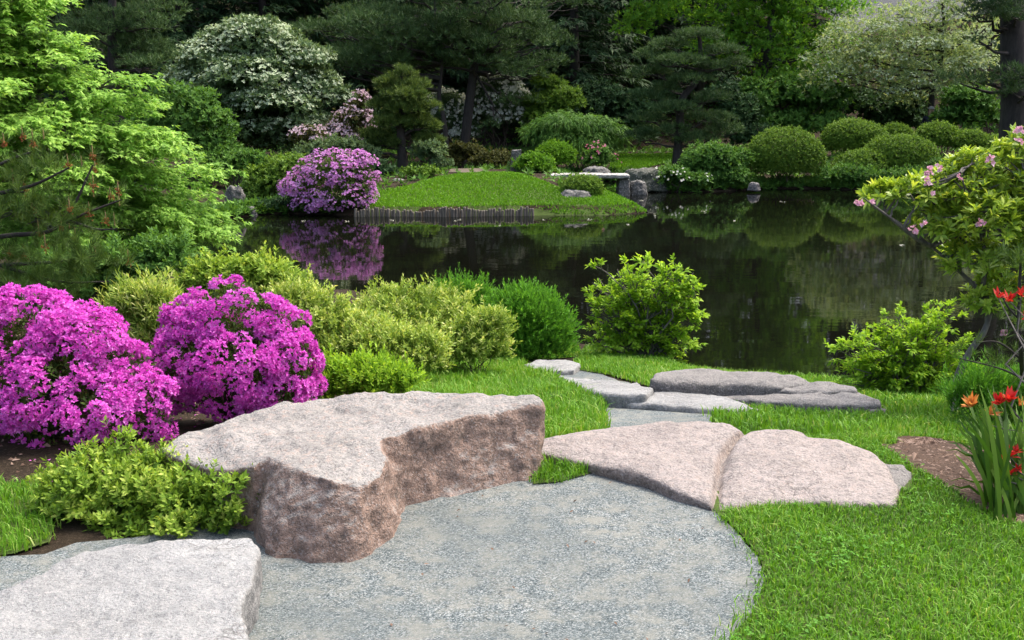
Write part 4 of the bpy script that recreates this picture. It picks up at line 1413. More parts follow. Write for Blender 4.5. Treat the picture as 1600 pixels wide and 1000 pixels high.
def tree(name, label, cat, base, trunk, pads, mat, nc, rc, per, k, L, W, th=(30, 75), up=.4, out=.6, sq=.6, r=(.12, .03), bark='bark', group=None, hemi=-.4,
         flat=1.0, S=.05, limbs=None, limb_r=.04, lo=.55, droop=0., flw=None, limb_from=.3, keep=.6, fill=0, ylow=None, tipv=.2, spray=None):
    """trunk with limbs reaching into leaf-covered pads"""
    base = np.asarray(base, float)
    root = thing(name, label, cat, base, group)
    tp = smooth_path(trunk, 5)
    paths = [(tp, np.linspace(r[0], r[1], len(tp)))]
    E = np.atleast_2d(pads)
    i0 = int(len(tp) * limb_from)
    sel = range(len(E)) if limbs is None else RNG.choice(len(E), min(limbs, len(E)), replace=False)
    for j in sel:
        c = E[j, :3]
        cand = tp[i0:]
        dz = np.abs(cand[:, 2] - (c[2] - .25 * np.hypot(*(cand[:, :2] - c[:2]).T)))
        a = cand[int(np.argmin(dz))]
        paths.append((bend(a, c, 6, .05, -.06), np.linspace(limb_r, limb_r * .3, 6)))
        for _ in range(2):
            e = c + rand_unit(1)[0] * E[j, 3:] * .75
            paths.append((bend(a * .35 + c * .65, e, 4, .06), np.linspace(limb_r * .45, limb_r * .15, 4)))
    V, F, v = tube_geo(paths, 7)
    part('trunk', V, F, M[bark], root, smooth=True)
    P, D, tn = clump(E, nc, rc, per, hemi, sq, lo, 1.0, out, up, keep) if spray is None else hsprays(E, nc, rc, per, sq, spray)
    g = [shoots(P, D, k, L, W, th, S, flat, .1, droop, tn, tipv=tipv)]
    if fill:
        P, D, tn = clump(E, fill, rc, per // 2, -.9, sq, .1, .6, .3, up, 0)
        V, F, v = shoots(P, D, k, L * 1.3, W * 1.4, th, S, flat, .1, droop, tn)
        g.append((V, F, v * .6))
    V, F, v = two(g)
    part('crown', V, F, mat, root, v, kind='stuff')
    if flw:
        fm, ncf, rcf, perf, size, fname = flw
        P, D, _ = clump(E, ncf, rcf, perf, .0, .5, .9, 1.05, .5, .6, keep)
        V, F, v = flowers(P, D, size, 4, 70)
        part(fname, V, F, fm, root, v, kind='stuff')
    return root


def gz(px, Y):
    x = at(px, 200, Y)[0]
    return np.array((x, Y, zg(x, Y)))


# bright maple on the left bank
Y = 12.5
b0 = gz(60, Y)
tr = [b0, at(62, 330, Y), at(50, 250, Y), at(55, 120, Y), at(30, 20, Y), at(10, -120, Y)]
pads = []
# outer envelope: right edge x of the crown at a given row
rows = [(-120, 40), (-80, 60), (-40, 75), (0, 90), (22, 85), (45, 112), (62, 118), (85, 125), (105, 170), (120, 238), (138, 215), (155, 225), (172, 215), (190, 240), (205, 258), (222, 280), (238, 300), (255, 325), (270, 322), (285, 330), (300, 342), (315, 338), (330, 345), (345, 335), (360, 350), (375, 315), (388, 280)]
for (y, xr) in rows:
    for q in range(7):
        u = (q + random.random() * .8) / 7
        x = xr - 30 - u * (xr + 120)
        pads.append(ell(x, y + random.gauss(0, 6) + u * 4, random.uniform(40, 62), random.uniform(3, 5), Y + random.uniform(-1.7, 1.2) * (.25 + u), 50))
pads = np.array(pads)
tree('bright_maple', 'bright green layered maple leaning over the left end of the pond', 'tree', b0, tr, pads, M['maple'], 1700, .27, 19, 5, .068, .040, (25, 85), r=(.13, .03), bark='greybark',
     limbs=60, limb_r=.03, flat=.25, S=.09, droop=.25, sq=.035, spray=np.array((b0[0] - 1.0, b0[1] + 1.2, 0)))
E = ells(13.5, [(60, 340, 110, 60), (180, 345, 90, 45), (250, 350, 60, 35), (100, 200, 120, 90), (40, 90, 70, 80)])
b1 = gz(130, 13.5)
shrub('maple_undergrowth', 'mid-green bush filling the shade beneath the bright maple', E[:3], M['midgreen'], 2200, 7, .09, .045, clumps=120, rc=.22, fill=.4, r0=.012)

# flowering dogwood
Y = 29.5
b0 = gz(405, Y)
pads = ells(Y, [(400, 70, 62, 32), (340, 95, 55, 30), (450, 100, 60, 30), (310, 130, 42, 26), (390, 130, 75, 36, -.6), (480, 140, 46, 24), (510, 158, 34, 16), (330, 165, 52, 28, -.5), (420, 170, 66, 30, -.8), (380, 205, 70, 26, -.4), (460, 200, 60, 22, -.3), (390, 48, 30, 14), (350, 62, 26, 14), (440, 225, 50, 16)])
tree('flowering_dogwood', 'large round dogwood covered in pale cream bracts behind the left bank', 'tree', b0, [b0, at(405, 230, Y), at(398, 170, Y), at(395, 90, Y)], pads, M['dogwood'], 420, .36, 18, 5, .13, .075, up=.5,
     r=(.16, .05), lo=.8, keep=.75, S=.06, limbs=14, fill=120, flw=(M['creambract'], 560, .36, 18, .15, 'blossom'))
# pale green tree between maple and dogwood
Y = 26.5
b0 = gz(285, Y)
tree('small_green_tree', 'soft mid-green small tree between the maple and the dogwood', 'tree', b0, [b0, at(285, 230, Y), at(280, 170, Y)], ells(Y, [(285, 170, 50, 30), (250, 190, 46, 34), (310, 200, 48, 34), (270, 225, 60, 34), (320, 230, 40, 24)]),
     M['midgreen'], 150, .3, 14, 5, .12, .07, r=(.08, .03), lo=.75, fill=60)

# cloud pine on the island
Y = 27.2
b0 = gz(628, Y)
b0[2] = min(b0[2], at(628, 262, Y)[2])
pads = ells(Y, [(628, 120, 20, 12), (612, 136, 22, 11), (648, 138, 22, 11), (632, 152, 34, 11, -.3), (598, 168, 20, 9), (662, 170, 22, 9), (632, 172, 26, 9, -.4), (612, 194, 30, 9, -.3), (660, 200, 26, 9), (588, 214, 20, 8), (602, 228, 22, 8), (668, 222, 20, 7), (640, 186, 28, 8, .3), (580, 232, 14, 7)])
tree('cloud_pine', 'rounded olive-green pine with tiered foliage on the island', 'pine', b0, [b0 - np.array((0, 0, .1)), at(628, 240, Y), at(626, 200, Y), at(630, 150, Y), at(628, 112, Y)], pads, M['olivepine'], 420, .12, 9, 12, .12, .016, (15, 60), .7, .5, .6,
     (.17, .04), 'darkbark', limb_r=.05, lo=.7, S=.07, keep=.6, fill=60, limb_from=.1)

# tall leaning pines behind the island
def tall_pine(name, label, Y, trunkpx, padspx, r, mat='pine', nc=420, per=9, L=.17, W=.025, group=None, fill=40, rc=.3, limb_r=.05, limb_from=.35, k=9):
    b = gz(trunkpx[0][0], Y)
    tr = [b - np.array((0, 0, .1))] + [at(x, y, Y) for x, y in trunkpx[1:]]
    return tree(name, label, 'pine', b, tr, ells(Y, padspx), M[mat], nc, rc, per, k, L, W, (15, 65), .6, .4, .4, r, 'darkbark', group, limb_r=limb_r, lo=.6, S=.1, keep=.5, fill=fill, limb_from=limb_from, hemi=-.5)


def rpads(n, x0, x1, y0, y1, rx, ry, dj):
    return [(random.uniform(x0, x1), random.uniform(y0, y1), random.uniform(*rx), random.uniform(*ry), random.uniform(-dj, dj)) for _ in range(n)]


tall_pine('leaning_pine', 'tall dark pine with a thick leaning trunk behind the island', 33.0, [(722, 225), (732, 170), (742, 100), (752, 40), (762, -60), (765, -240)],
          rpads(20, 650, 860, 20, 100, (34, 60), (11, 18), 2.2) + rpads(10, 740, 870, 60, 120, (28, 46), (10, 14), 1.8) + [(780, 195, 30, 8, -.5), (800, 160, 40, 12, 0), (850, 100, 36, 14, 0)] + rpads(12, 560, 890, -30, 50, (34, 56), (7, 11), 2.4) + rpads(9, 640, 880, -260, -40, (40, 70), (12, 18), 2.4), (.175, .08), nc=760)
tall_pine('slender_pine', 'slender dark pine with a thin bent trunk left of the leaning pine', 32.5, [(700, 222), (694, 190), (686, 150), (690, 100), (680, 20), (682, -160)],
          rpads(20, 510, 720, 20, 120, (36, 60), (10, 16), 2.0) + [(570, 110, 46, 12), (540, 90, 40, 12), (600, 70, 50, 14)] + rpads(10, 480, 720, -30, 60, (34, 56), (7, 11), 2.2) + rpads(6, 560, 760, -220, -40, (40, 70), (12, 18), 2.2), (.085, .04), nc=640)
tall_pine('grey_green_pine', 'grey-green pine with spreading tiers at the top left behind the maple', 33.0, [(190, 250), (180, 150), (175, 50), (178, -80), (180, -250)],
          rpads(16, 110, 260, 10, 110, (34, 54), (11, 16), 1.6) + [(245, 92, 26, 9), (225, 70, 34, 12), (150, 30, 46, 14), (200, 45, 50, 16)] + rpads(9, 100, 270, -260, -30, (40, 66), (12, 18), 2.0), (.2, .07), nc=460)
tall_pine('tiered_pine', 'mid-sized pine with layered grey-green tiers right of the stone bridge', 30.0, [(1058, 250), (1062, 200), (1066, 155), (1092, 120), (1094, 70), (1090, 50)],
          [(1090, 58, 36, 7), (1045, 74, 32, 7), (1128, 82, 30, 8), (1012, 90, 22, 7), (1062, 98, 40, 7, -.4), (1120, 108, 32, 8), (1018, 116, 30, 8), (1078, 128, 36, 8, -.4), (1018, 154, 30, 8), (1112, 156, 28, 8), (1052, 172, 36, 8, -.4), (1008, 188, 28, 8), (1105, 188, 38, 8), (1040, 206, 42, 8), (1134, 206, 28, 8), (1088, 220, 38, 8), (1000, 216, 26, 8), (1150, 100, 18, 7), (1040, 140, 22, 6)], (.15, .04), nc=620, L=.13, W=.016, rc=.15, limb_from=.1, limb_r=.04, fill=10)
# big trunk at right
Y = 27.5
b0 = gz(1588, Y)
tree('big_pine', 'massive dark pine trunk with drooping green boughs at the right edge', 'pine', b0, [b0 - np.array((0, 0, .2)), at(1586, 180, Y), at(1584, 100, Y), at(1582, 0, Y), at(1586, -200, Y), at(1590, -420, Y)],
     ells(Y, [(1545, 10, 44, 12, -.6), (1520, 22, 34, 9, -.4), (1560, 38, 40, 10, -.6), (1530, 65, 22, 6, -.8), (1590, 20, 50, 14, -1), (1540, 125, 40, 12, -.5), (1590, 120, 40, 12, -.9), (1500, 130, 40, 12, .3), (1600, 150, 40, 20, -.8)] + rpads(26, 1460, 1740, -380, -10, (40, 80), (14, 24), 2.0)),
     M['pine'], 620, .24, 9, 11, .15, .018, (15, 65), .3, .4, .35, (.40, .22), 'darkbark', limb_r=.06, lo=.6, S=.1, keep=.4, fill=30, limb_from=.15)

# tall light green deciduous tree
Y = 38.0
b0 = gz(1190, Y)
pads = ells(Y, [(1000, 30, 44, 26), (985, 50, 28, 20), (1060, 20, 50, 28), (1130, 30, 60, 34), (1200, 40, 64, 40), (1270, 30, 60, 40), (1320, 20, 44, 30), (1180, 90, 60, 40), (1250, 90, 56, 40), (1200, 140, 60, 34), (1270, 130, 44, 34), (1300, 70, 40, 34), (1150, 60, 40, 30), (1110, 90, 44, 30)] + rpads(16, 990, 1200, -260, 0, (50, 80), (30, 46), 1.5) + rpads(8, 1200, 1300, -90, -10, (50, 70), (30, 40), 1.5))
tree('tall_green_tree', 'tall airy light green tree with thin rising branches behind the tiered pine', 'tree', b0, [b0, at(1192, 160, Y), at(1200, 60, Y), at(1215, -60, Y), at(1200, -240, Y)], pads, M['tallgreen'], 900, .45, 12, 5, .15, .085, up=.2,
     r=(.17, .05), lo=.5, keep=.4, S=.08, bark='darkbark', limb_r=.05, limbs=34, fill=60)
# pale flowering tree at right
Y = 35.0
b0 = gz(1460, Y)
pads = ells(Y, [(1475, 8, 26, 22), (1400, 22, 30, 20), (1340, 50, 34, 22), (1545, 55, 22, 26), (1430, 150, 60, 16), (1290, 105, 40, 22), (1300, 130, 46, 22), (1310, 75, 34, 22), (1440, 40, 40, 30), (1480, 30, 30, 30), (1380, 60, 40, 26), (1330, 90, 40, 26), (1420, 80, 60, 26), (1490, 80, 44, 26), (1370, 105, 60, 24), (1450, 115, 60, 24), (1510, 110, 40, 30), (1530, 80, 26, 30), (1400, 130, 60, 18), (1340, 120, 40, 20), (1500, 145, 40, 16)])
tree('pale_blossom_tree', 'wide pale green-white blossoming tree behind the clipped shrubs at the right', 'tree', b0, [b0, at(1456, 150, Y), at(1470, 90, Y), at(1475, 40, Y), at(1472, 5, Y)], pads, M['palegreen'], 460, .50, 9, 5, .12, .055, up=.3, sq=1.0, hemi=-.9,
     r=(.13, .03), lo=.45, keep=.4, S=.07, bark='darkbark', limb_r=.04, flw=(M['creambract'], 420, .32, 10, .13, 'blossom'))


def conifer_meshes(H, wid, nb, mat, rng_lo=.06):
    """dark forest conifer: drooping boughs in whorls round a straight trunk (shared by copies)"""
    b = np.zeros(3)
    top = np.array((random.gauss(0, .3), 0, H))
    paths = [(np.array([b - (0, 0, .3), b * .6 + top * .4, top]), (.02 * H * .9, .02))]
    PP, DD = [], []
    for i in range(nb):
        u = rng_lo + (1 - rng_lo) * (i + random.random()) / nb
        a = b + (top - b) * u
        az = i * 2.4 + random.random()
        ln = wid * (1 - u * .85) * random.uniform(.7, 1.15)
        d = np.array((math.cos(az), math.sin(az), 0))
        e = a + d * ln + np.array((0, 0, -.18 * ln + .1))
        m_ = (a + e) / 2 + np.array((0, 0, .06 * ln))
        paths.append((np.array([a, m_, e]), (.035, .01)))
        nn = int(24 * (.4 + ln / wid))
        t = np.sqrt(RNG.random(nn))[:, None]
        q = a + (e - a) * t + np.array((0, 0, .1)) * np.sin(t * 3.1) * ln * .6
        sd = np.array((-d[1], d[0], 0))
        q = q + sd * RNG.normal(0, .16, (nn, 1)) * ln * t + RNG.normal(0, .06, (nn, 3))
        PP.append(q)
        DD.append(d * .8 + sd * RNG.normal(0, .5, (nn, 1)) + np.array((0, 0, -.25)) + RNG.normal(0, .2, (nn, 3)))
    V, F, v = tube_geo(paths, 6)
    m1 = np_mesh('trunk', V, F, M['darkbark'], smooth=True)
    P, D = np.concatenate(PP) + np.array((0, 1000.0, 0)), unit(np.concatenate(DD))
    V, F, v = shoots(P, D, 7, .30, .095, (15, 70), .25, .45, .1, .25)
    m2 = np_mesh('crown', V - np.array((0, 1000.0, 0)), F, M[mat], v)
    return m1, m2


CPROTO = [conifer_meshes(15, 3.6, 150, 'conifer') for _ in range(5)]


def conifer(label, px, Y, H, wid, i):
    b = gz(px, Y)
    root = thing('forest_conifer', label, 'tree', b, 'dark conifers behind the garden')
    root.rotation_euler.z = random.uniform(0, 6.28)
    root.scale = (wid / 3.6, wid / 3.6, H / 15)
    for nm, me in zip(('trunk', 'crown'), CPROTO[i % 5]):
        o = link(bpy.data.objects.new(nm, me), root)
        if nm == 'crown': o['kind'] = 'stuff'


cl = [(30, 44, 15, 3.6, 'behind the upper left of the maple'), (110, 40, 14, 3.4, 'left of the grey-green pine'), (215, 47, 16, 3.6, 'right behind the grey-green pine'), (285, 41, 14, 3.3, 'between the grey-green pine and the dogwood'), (345, 48, 16, 3.8, 'above the left half of the dogwood'), (420, 42, 15, 3.6, 'directly behind the top of the dogwood'),
      (490, 45, 16, 3.6, 'right above the right shoulder of the dogwood'), (560, 43, 15, 3.4, 'above the pale pink flowering shrub'), (625, 49, 16, 3.8, 'far behind the cloud pine'), (690, 46, 16, 3.6, 'behind the slender pine trunk'), (770, 48, 16, 3.6, 'behind the leaning pine trunk'),
      (835, 44, 16, 3.8, 'behind the small layered tree'), (900, 41, 15, 3.8, 'in the darkest gap above the weeping hemlock'), (950, 46, 16, 3.8, 'in the dark gap left of the light green tree'), (1020, 49, 16, 3.6, 'behind the left part of the light green tree'), (1090, 46, 15, 3.5, 'above the tiered pine'), (1160, 50, 15, 3.6, 'behind the middle of the light green tree'),
      (1240, 47, 9, 3.2, 'low behind the right part of the light green tree'), (1650, 44, 16, 3.6, 'beyond the massive trunk at the right edge'), (-60, 42, 15, 3.6, 'just outside the left edge behind the maple'), (1570, 52, 14, 3.4, 'behind the boughs of the massive pine'), (460, 55, 17, 3.8, 'deep in the wood behind the dogwood'), (590, 56, 17, 3.8, 'deep in the wood above the cloud pine'),
      (730, 55, 17, 3.8, 'deep in the wood between the two pine trunks'), (870, 54, 17, 3.8, 'deep in the wood left of the dark gap'), (980, 55, 17, 3.8, 'deep in the wood above the stone bridge'), (150, 55, 17, 3.8, 'deep in the wood above the maple'), (310, 56, 17, 3.8, 'deep in the wood left of the dogwood'), (1100, 57, 16, 3.8, 'deep in the wood above the round clipped shrub'), (1300, 70, 17, 4.8, 'on the far slope at the right end of the light green tree'), (1345, 67, 17, 4.8, 'on the far slope behind the left tip of the pale blossom tree'), (1390, 69, 18, 4.8, 'on the far slope behind the left part of the pale blossom tree'), (1435, 67, 17, 4.8, 'on the far slope behind the middle of the pale blossom tree'), (1480, 69, 18, 4.8, 'on the far slope behind the upright branches of the pale blossom tree'), (1525, 67, 17, 4.8, 'on the far slope left of the massive pine boughs')]
for i, (px, Y, H, wd_, wh) in enumerate(cl):
    conifer('tall dark conifer ' + wh, px, Y, H, wd_, i)
# low ferny undergrowth on the floor of the wood and the far bank
nq = 34000
Q = np.stack([RNG.uniform(-34, 40, nq), 16 + 51 * RNG.random(nq) ** 1.2], 1)
nb_ = 9000
SH = np.array([SHORE[i] + (SHORE[(i + 1) % len(SHORE)] - SHORE[i]) * q for i in range(len(SHORE)) for q in np.linspace(0, 1, 30)])
SH = SH[SH[:, 1] > 16]
Q = np.vstack([Q, SH[RNG.integers(0, len(SH), nb_)] + RNG.normal(0, .28, (nb_, 2))])
Q = Q[(np.abs(Q[:, 0]) < Q[:, 1] * .68)]
ok = ~inside(Q, SHORE) & ~inside(Q, ISLE) & ~inside(Q, LAWN_F) & ~inside(Q, FARPATH) & ~inside(Q, ROAD) & (seg_dist(Q, SHORE) > .04)
Q = Q[ok]
P = np.column_stack([Q, zt(Q[:, 0], Q[:, 1])])
V, F, v = shoots(P, unit(RNG.normal(0, .35, (len(P), 3)) + np.array((0, 0, 1))), 5, .20, .08, (25, 70), .05, 1, .1, .2)
o = part('undergrowth', V, F, M['midgreen'], None, v)
tag(o, 'dark ferny undergrowth covering the floor of the wood', 'undergrowth', kind='stuff')

# ------------------------------------------------------------------ the far bank: shrubs
def far_shrub(name, label, Y, lst, mat, n=None, L=.09, W=.05, k=6, cl=None, rc=.16, up=.4, flw=None, cat='shrub', group=None, fill=.35, th=(30, 75), hemi=-.5, S=.05, droop=0., r0=.02, smooth=False, lo=.85):
    E = ells(Y, lst)
    area = (E[:, 3] * E[:, 5] * 4).sum()
    n = n or int(area * 480)
    c_ = None if smooth else (cl or max(12, int(area * 28)))
    return shrub(name, label, E, M[mat], n, k, L, W, th, S, up, clumps=c_, rc=rc, fill=fill, r0=r0, cat=cat, group=group, hemi=hemi, flw=flw, droop=droop, nstem=10, lo=lo, rag=.55 if smooth else .8)


far_shrub('lilac_azalea', 'lilac-pink flowering azalea at the water beside the stake edging', 21.75, [(520, 272, 56, 40), (562, 275, 34, 36), (475, 292, 40, 32), (530, 305, 60, 32), (462, 294, 26, 18), (562, 305, 30, 28), (560, 250, 22, 16), (500, 318, 50, 18)], 'azleaf', n=1500, L=.06, W=.03, r0=.012, hemi=-.7,
          flw=(M['lilac'], 4200, .08, 'blossom', 260, .11))
far_shrub('clipped_round_shrub', 'large round clipped shrub standing alone at the far shore', 28.2, [(1225, 240, 56, 40), (1204, 250, 42, 32), (1252, 248, 38, 33)], 'clipped', n=4200, L=.06, W=.032, smooth=True, k=6, lo=.9, hemi=-.7)
far_shrub('clipped_round_shrub', 'domed clipped shrub right behind the large round one', 30.5, [(1328, 214, 42, 27), (1352, 217, 34, 24), (1315, 222, 30, 20)], 'clipped', n=3000, L=.06, W=.032, smooth=True, k=6, lo=.9, hemi=-.7)
far_shrub('clipped_round_shrub', 'small domed clipped shrub between two larger domes at the right', 32.5, [(1398, 208, 20, 14), (1410, 211, 16, 12)], 'clipped', n=1300, L=.06, W=.032, smooth=True, k=6, lo=.9)
far_shrub('clipped_round_shrub', 'low wide clipped shrub in front of the domes at the right', 29.0, [(1405, 245, 58, 34), (1350, 262, 48, 28, -.3)], 'clipped', n=4200, L=.06, W=.032, smooth=True, k=6, lo=.9)
far_shrub('clipped_round_shrub', 'domed clipped shrub in front of the walking person', 31.5, [(1464, 216, 34, 24), (1486, 220, 26, 19)], 'clipped', n=2400, L=.06, W=.032, smooth=True, k=6, lo=.9)
far_shrub('clipped_round_shrub', 'small rounded clipped shrub beside the rhododendron top at the right', 31.0, [(1515, 222, 28, 18), (1545, 232, 34, 20)], 'clipped', n=1800, L=.06, W=.032, smooth=True, k=6, lo=.9)
far_shrub('shore_shrub', 'dark leafy shrub at the waterline below the clipped domes', 28.0, [(1320, 275, 50, 20), (1400, 280, 60, 18), (1480, 275, 60, 26), (1560, 280, 60, 30)], 'midgreen', rc=.2)
far_shrub('shore_shrub', 'loose green shrub with pale young leaves left of the large round clipped shrub', 27.6, [(1110, 250, 44, 28), (1150, 255, 30, 26), (1085, 265, 30, 22), (1130, 278, 46, 20)], 'midgreen', rc=.2, L=.10)
far_shrub('shore_shrub', 'low white-flowered shrub at the waterline right of the mossy boulder', 26.9, [(1050, 278, 30, 18), (1080, 284, 30, 14)], 'midgreen', rc=.16, flw=(M['whitepetal'], 60, .10, 'blossom', 12, .2))
far_shrub('bright_round_shrub', 'small bright green rounded shrub on the crest of the island lawn', 26.6, [(836, 260, 32, 20)], 'clipbright', n=1700, L=.07, W=.035, k=6, rc=.12, cl=60)
far_shrub('bright_round_shrub', 'larger bright green rounded shrub behind the small one on the island', 28.2, [(868, 244, 32, 22), (850, 252, 20, 16)], 'clipbright', n=1900, L=.06, W=.03, smooth=True)
far_shrub('pink_flowered_shrub', 'rounded shrub with rose-pink blooms on top behind the stone bridge', 28.4, [(934, 248, 25, 22)], 'midgreen', n=900, L=.07, flw=(M['rosepetal'], 50, .12, 'blossom', 6, .25))
far_shrub('mound_shrub', 'clipped dark green mound beside the flat stone on the island', gp(912, 304)[1] + .1, [(910, 294, 32, 19)], 'clipped', n=1800, L=.05, W=.026, smooth=True, lo=.92)
far_shrub('low_green_plant', 'low bright green plants at the waterline under the bridge', gp(958, 310)[1] + .1, [(958, 304, 18, 9), (972, 305, 12, 8)], 'brightgreen', n=260, L=.08, W=.05, rc=.1, cl=14)
far_shrub('weeping_hemlock', 'wide weeping green hemlock with drooping sprays behind the island', 31.0, [(890, 195, 60, 22), (850, 210, 44, 24), (930, 205, 48, 24), (960, 215, 30, 22), (900, 222, 70, 22)], 'midgreen', L=.16, W=.03, droop=.7, up=-.1, rc=.26, k=8, th=(15, 60), n=2600)
far_shrub('layered_tree', 'small layered olive-green tree between the leaning pine and the dark gap', 34.0, [(856, 132, 30, 12), (876, 150, 36, 12), (860, 162, 42, 12), (886, 165, 30, 10), (850, 180, 40, 14)], 'clipped', L=.12, rc=.26, cat='tree')
far_shrub('white_flowered_shrub', 'white flowered shrub seen between the two pine trunks', 34.6, [(705, 182, 30, 40), (722, 205, 28, 26), (690, 160, 20, 22)], 'dogwood', L=.1, rc=.22, flw=(M['whitepetal'], 1100, .15, 'blossom', 90, .2))
far_shrub('white_flowered_shrub', 'domed white flowered shrub right of the leaning pine trunk', 34.6, [(778, 155, 46, 38), (800, 178, 42, 34), (752, 180, 34, 34)], 'dogwood', L=.1, rc=.24, flw=(M['whitepetal'], 1900, .16, 'blossom', 140, .2))
far_shrub('pale_pink_shrub', 'tall pale pink flowering shrub left of the cloud pine', 28.4, [(552, 195, 34, 32), (562, 165, 20, 22), (535, 215, 34, 26)], 'brownshrub', L=.08, n=500, rc=.2, flw=(M['blush'], 620, .13, 'blossom', 70, .16))
far_shrub('pale_pink_shrub', 'small pale pink flowering shrub in front of the dogwood', 27.6, [(482, 215, 30, 20)], 'brownshrub', L=.07, n=200, rc=.14, flw=(M['blush'], 220, .12, 'blossom', 26, .14))
far_shrub('pale_green_shrub', 'pale yellowish-green shrub behind the lilac azalea', 26.5, [(530, 230, 40, 16), (490, 235, 34, 16), (570, 240, 26, 14)], 'dogwood', L=.07, rc=.16)
far_shrub('island_shrub', 'grey-green rounded shrub right of the cloud pine trunk', 26.6, [(668, 240, 32, 20), (690, 255, 20, 14)], 'dogwood', L=.07, rc=.16)
far_shrub('island_shrub', 'low dark green shrub left of the cloud pine trunk', 25.6, [(600, 270, 26, 14), (590, 262, 18, 12)], 'darkgreen', L=.07, rc=.14)
far_shrub('island_shrub', 'low spreading dark shrub at the top left of the island lawn', 25.0, [(658, 272, 32, 10), (635, 276, 18, 8)], 'clipped', L=.06, rc=.12)
far_shrub('island_shrub', 'olive-yellow shrub behind the crest of the island lawn', 29.2, [(725, 240, 34, 18), (710, 252, 26, 12)], 'brownshrub', L=.08, rc=.18)
far_shrub('island_shrub', 'brownish green rounded shrub left of the stone post', 28.6, [(772, 250, 32, 16), (750, 256, 22, 12)], 'brownshrub', L=.07, rc=.16)
far_shrub('bank_shrub', 'green and russet shrubbery on the left bank behind the lilac azalea', 23.2, [(420, 285, 40, 26), (450, 265, 34, 24), (400, 305, 34, 20), (440, 310, 30, 20)], 'clipped', L=.09, rc=.2)
far_shrub('bank_shrub', 'dark shrub at the waterline left of the lilac azalea', 22.0, [(450, 318, 24, 12), (425, 322, 20, 9)], 'darkgreen', L=.07, rc=.14)
far_shrub('bank_shrub', 'mid-green bush at the foot of the dogwood', 26.0, [(350, 262, 40, 28), (390, 255, 36, 20)], 'midgreen', L=.1, rc=.22)
far_shrub('wood_edge_shrub', 'dark green shrub mass below the tall light green tree', 35.5, [(1180, 160, 50, 34), (1230, 150, 50, 36), (1280, 160, 50, 36), (1200, 195, 60, 28), (1270, 195, 60, 28)], 'midgreen', L=.15, W=.09, rc=.36, cl=130, n=2600)
far_shrub('wood_edge_shrub', 'dark shrub behind the walking person', 37.5, [(1340, 165, 50, 30), (1400, 165, 50, 30), (1400, 190, 60, 24), (1440, 190, 40, 24)], 'darkgreen', L=.15, W=.09, rc=.36, cl=110, n=2200)
far_shrub('wood_edge_shrub', 'green shrub left of the massive pine trunk', 33.5, [(1510, 165, 44, 34), (1545, 185, 30, 30), (1500, 190, 40, 20), (1620, 170, 50, 40)], 'midgreen', L=.14, W=.08, rc=.34, cl=90, n=1800)
far_shrub('wood_edge_shrub', 'dark shrub filling the gap right of the tiered pine', 34.5, [(1150, 180, 40, 36), (1175, 215, 40, 24), (1130, 150, 26, 26)], 'darkgreen', L=.14, W=.08, rc=.3, cl=80, n=1600)
far_shrub('wood_edge_shrub', 'dark shrub in the deep shade behind the weeping hemlock', 36.0, [(930, 165, 60, 40), (980, 180, 50, 40), (880, 170, 40, 30)], 'darkgreen', L=.14, W=.08, rc=.34, cl=100, n=1900)
far_shrub('wood_edge_shrub', 'dark shrub behind the dogwood and the pink flowering shrub', 36.0, [(490, 215, 60, 30), (560, 210, 60, 34), (620, 200, 50, 34), (300, 230, 60, 40), (220, 200, 60, 50)], 'darkgreen', L=.15, W=.09, rc=.34, cl=150, n=2800)

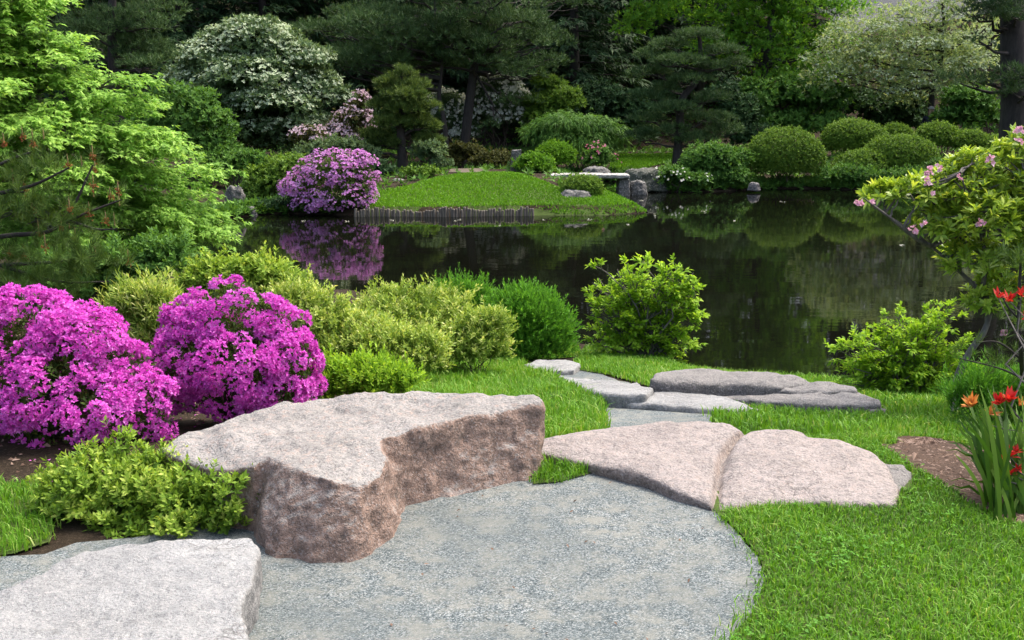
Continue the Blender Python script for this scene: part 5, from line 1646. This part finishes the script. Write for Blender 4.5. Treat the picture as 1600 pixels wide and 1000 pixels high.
# ------------------------------------------------------------------ walking person
def person():
    Y = 34.5
    b = gz(1453, Y)
    top = at(1453, 165, Y)[2]
    h = top - b[2]
    root = thing('person', 'person in dark navy jacket and light grey cap walking behind the clipped shrubs', 'person', b)
    k = h / 1.75
    J = {'pel': (0, 0, .95), 'chest': (0, .02, 1.25), 'neck': (.01, .0, 1.46), 'head': (.01, -.02, 1.58), 'crown': (.01, -.02, 1.68),
         'shl': (-.19, .02, 1.40), 'ell': (-.25, .05, 1.12), 'hal': (-.2, -.12, .92), 'shr': (.19, .02, 1.40), 'elr': (.25, .0, 1.13), 'har': (.14, -.16, 1.08),
         'hil': (-.1, 0, .9), 'knl': (-.1, -.08, .5), 'anl': (-.1, .02, .09), 'tol': (-.1, -.14, .04), 'hir': (.1, 0, .9), 'knr': (.1, -.02, .5), 'anr': (.1, .14, .11), 'tor': (.1, -.01, .04)}
    rad = {'pel': .16, 'chest': .17, 'neck': .06, 'head': .095, 'crown': .07, 'shl': .075, 'ell': .055, 'hal': .04, 'shr': .075, 'elr': .055, 'har': .04, 'hil': .09, 'knl': .065, 'anl': .045, 'tol': .035, 'hir': .09, 'knr': .065, 'anr': .045, 'tor': .035}
    names = list(J)
    ed = [('pel', 'chest'), ('chest', 'neck'), ('neck', 'head'), ('head', 'crown'), ('chest', 'shl'), ('shl', 'ell'), ('ell', 'hal'), ('chest', 'shr'), ('shr', 'elr'), ('elr', 'har'), ('pel', 'hil'), ('hil', 'knl'), ('knl', 'anl'), ('anl', 'tol'), ('pel', 'hir'), ('hir', 'knr'), ('knr', 'anr'), ('anr', 'tor')]
    me = bpy.data.meshes.new('body')
    me.from_pydata([tuple(np.array(J[n]) * k) for n in names], [(names.index(a), names.index(c)) for a, c in ed], [])
    tmp = bpy.data.objects.new('tmp', me)
    COL.objects.link(tmp)
    md = tmp.modifiers.new('s', 'SKIN')
    for i, n in enumerate(names):
        me.skin_vertices[0].data[i].radius = (rad[n] * k, rad[n] * k * .8)
    me.skin_vertices[0].data[0].use_root = True
    tmp.modifiers.new('d', 'SUBSURF').levels = 2
    dg = bpy.context.evaluated_depsgraph_get()
    m2 = bpy.data.meshes.new_from_object(tmp.evaluated_get(dg))
    bpy.data.objects.remove(tmp)
    m2.name = 'body'
    skin = plain('skin', (0.42, 0.26, 0.19), .6, (0.46, 0.29, 0.22), 10, 0)
    navy = plain('navy_cloth', (0.018, 0.022, 0.035), .9, (0.03, 0.035, 0.05), 30, .2)
    grey = plain('grey_cap_cloth', (0.30, 0.29, 0.27), .9, (0.36, 0.35, 0.33), 30, .2)
    m2.materials.clear()
    for m in (skin, navy):
        m2.materials.append(m)
    for p in m2.polygons:
        p.use_smooth = True
        p.material_index = 0 if p.center.z > 1.43 * k else 1
    link(bpy.data.objects.new('body', m2), root)
    # cap with brim
    bm = bmesh.new()
    bmesh.ops.create_uvsphere(bm, u_segments=14, v_segments=10, radius=1)
    bmesh.ops.delete(bm, geom=[v for v in bm.verts if v.co.z < -.05], context='VERTS')
    for v in bm.verts:
        v.co = Vector((v.co.x * .105 * k + .01 * k, v.co.y * .115 * k - .02 * k, v.co.z * .095 * k + 1.64 * k))
    br0 = [bm.verts.new(((.01 + x * .09) * k, (-.10 + y) * k, 1.64 * k)) for x, y in ((-1, 0), (-.6, -.09), (.6, -.09), (1, 0))]
    bm.faces.new(br0)
    me = bpy.data.meshes.new('cap')
    bm.to_mesh(me); bm.free()
    me.materials.append(grey)
    link(bpy.data.objects.new('cap', me), root)
    root.rotation_euler.z = R(150)


person()

# fallen petals on the water
P = []
for (x, y) in [(848, 343), (888, 332), (922, 343), (982, 351), (612, 344), (710, 345), (720, 343), (1003, 313), (1220, 315), (1410, 383), (540, 346), (475, 345), (780, 352), (1100, 330), (1150, 345)]:
    P.append(on(x, y, WZ + .006))
P = np.array(P)
V, F, v = shoots(np.repeat(P, 3, 0) + RNG.normal(0, .03, (len(P) * 3, 3)) * np.array((1, 1, 0)), np.tile(np.array((0, .2, 1.0)), (len(P) * 3, 1)), 3, .035, .03, (70, 88))
V[:, 2] = np.clip(V[:, 2], WZ + .004, WZ + .012)
o = part('fallen_petals', V, F, M['whitepetal'], None, v)
tag(o, 'tiny pale petals floating on the dark pond', 'petals', kind='stuff')

tot = sum(len(m.loops) - 2 * len(m.polygons) for m in bpy.data.meshes)
print('TRIS', tot, 'OBJ', len(bpy.data.objects))
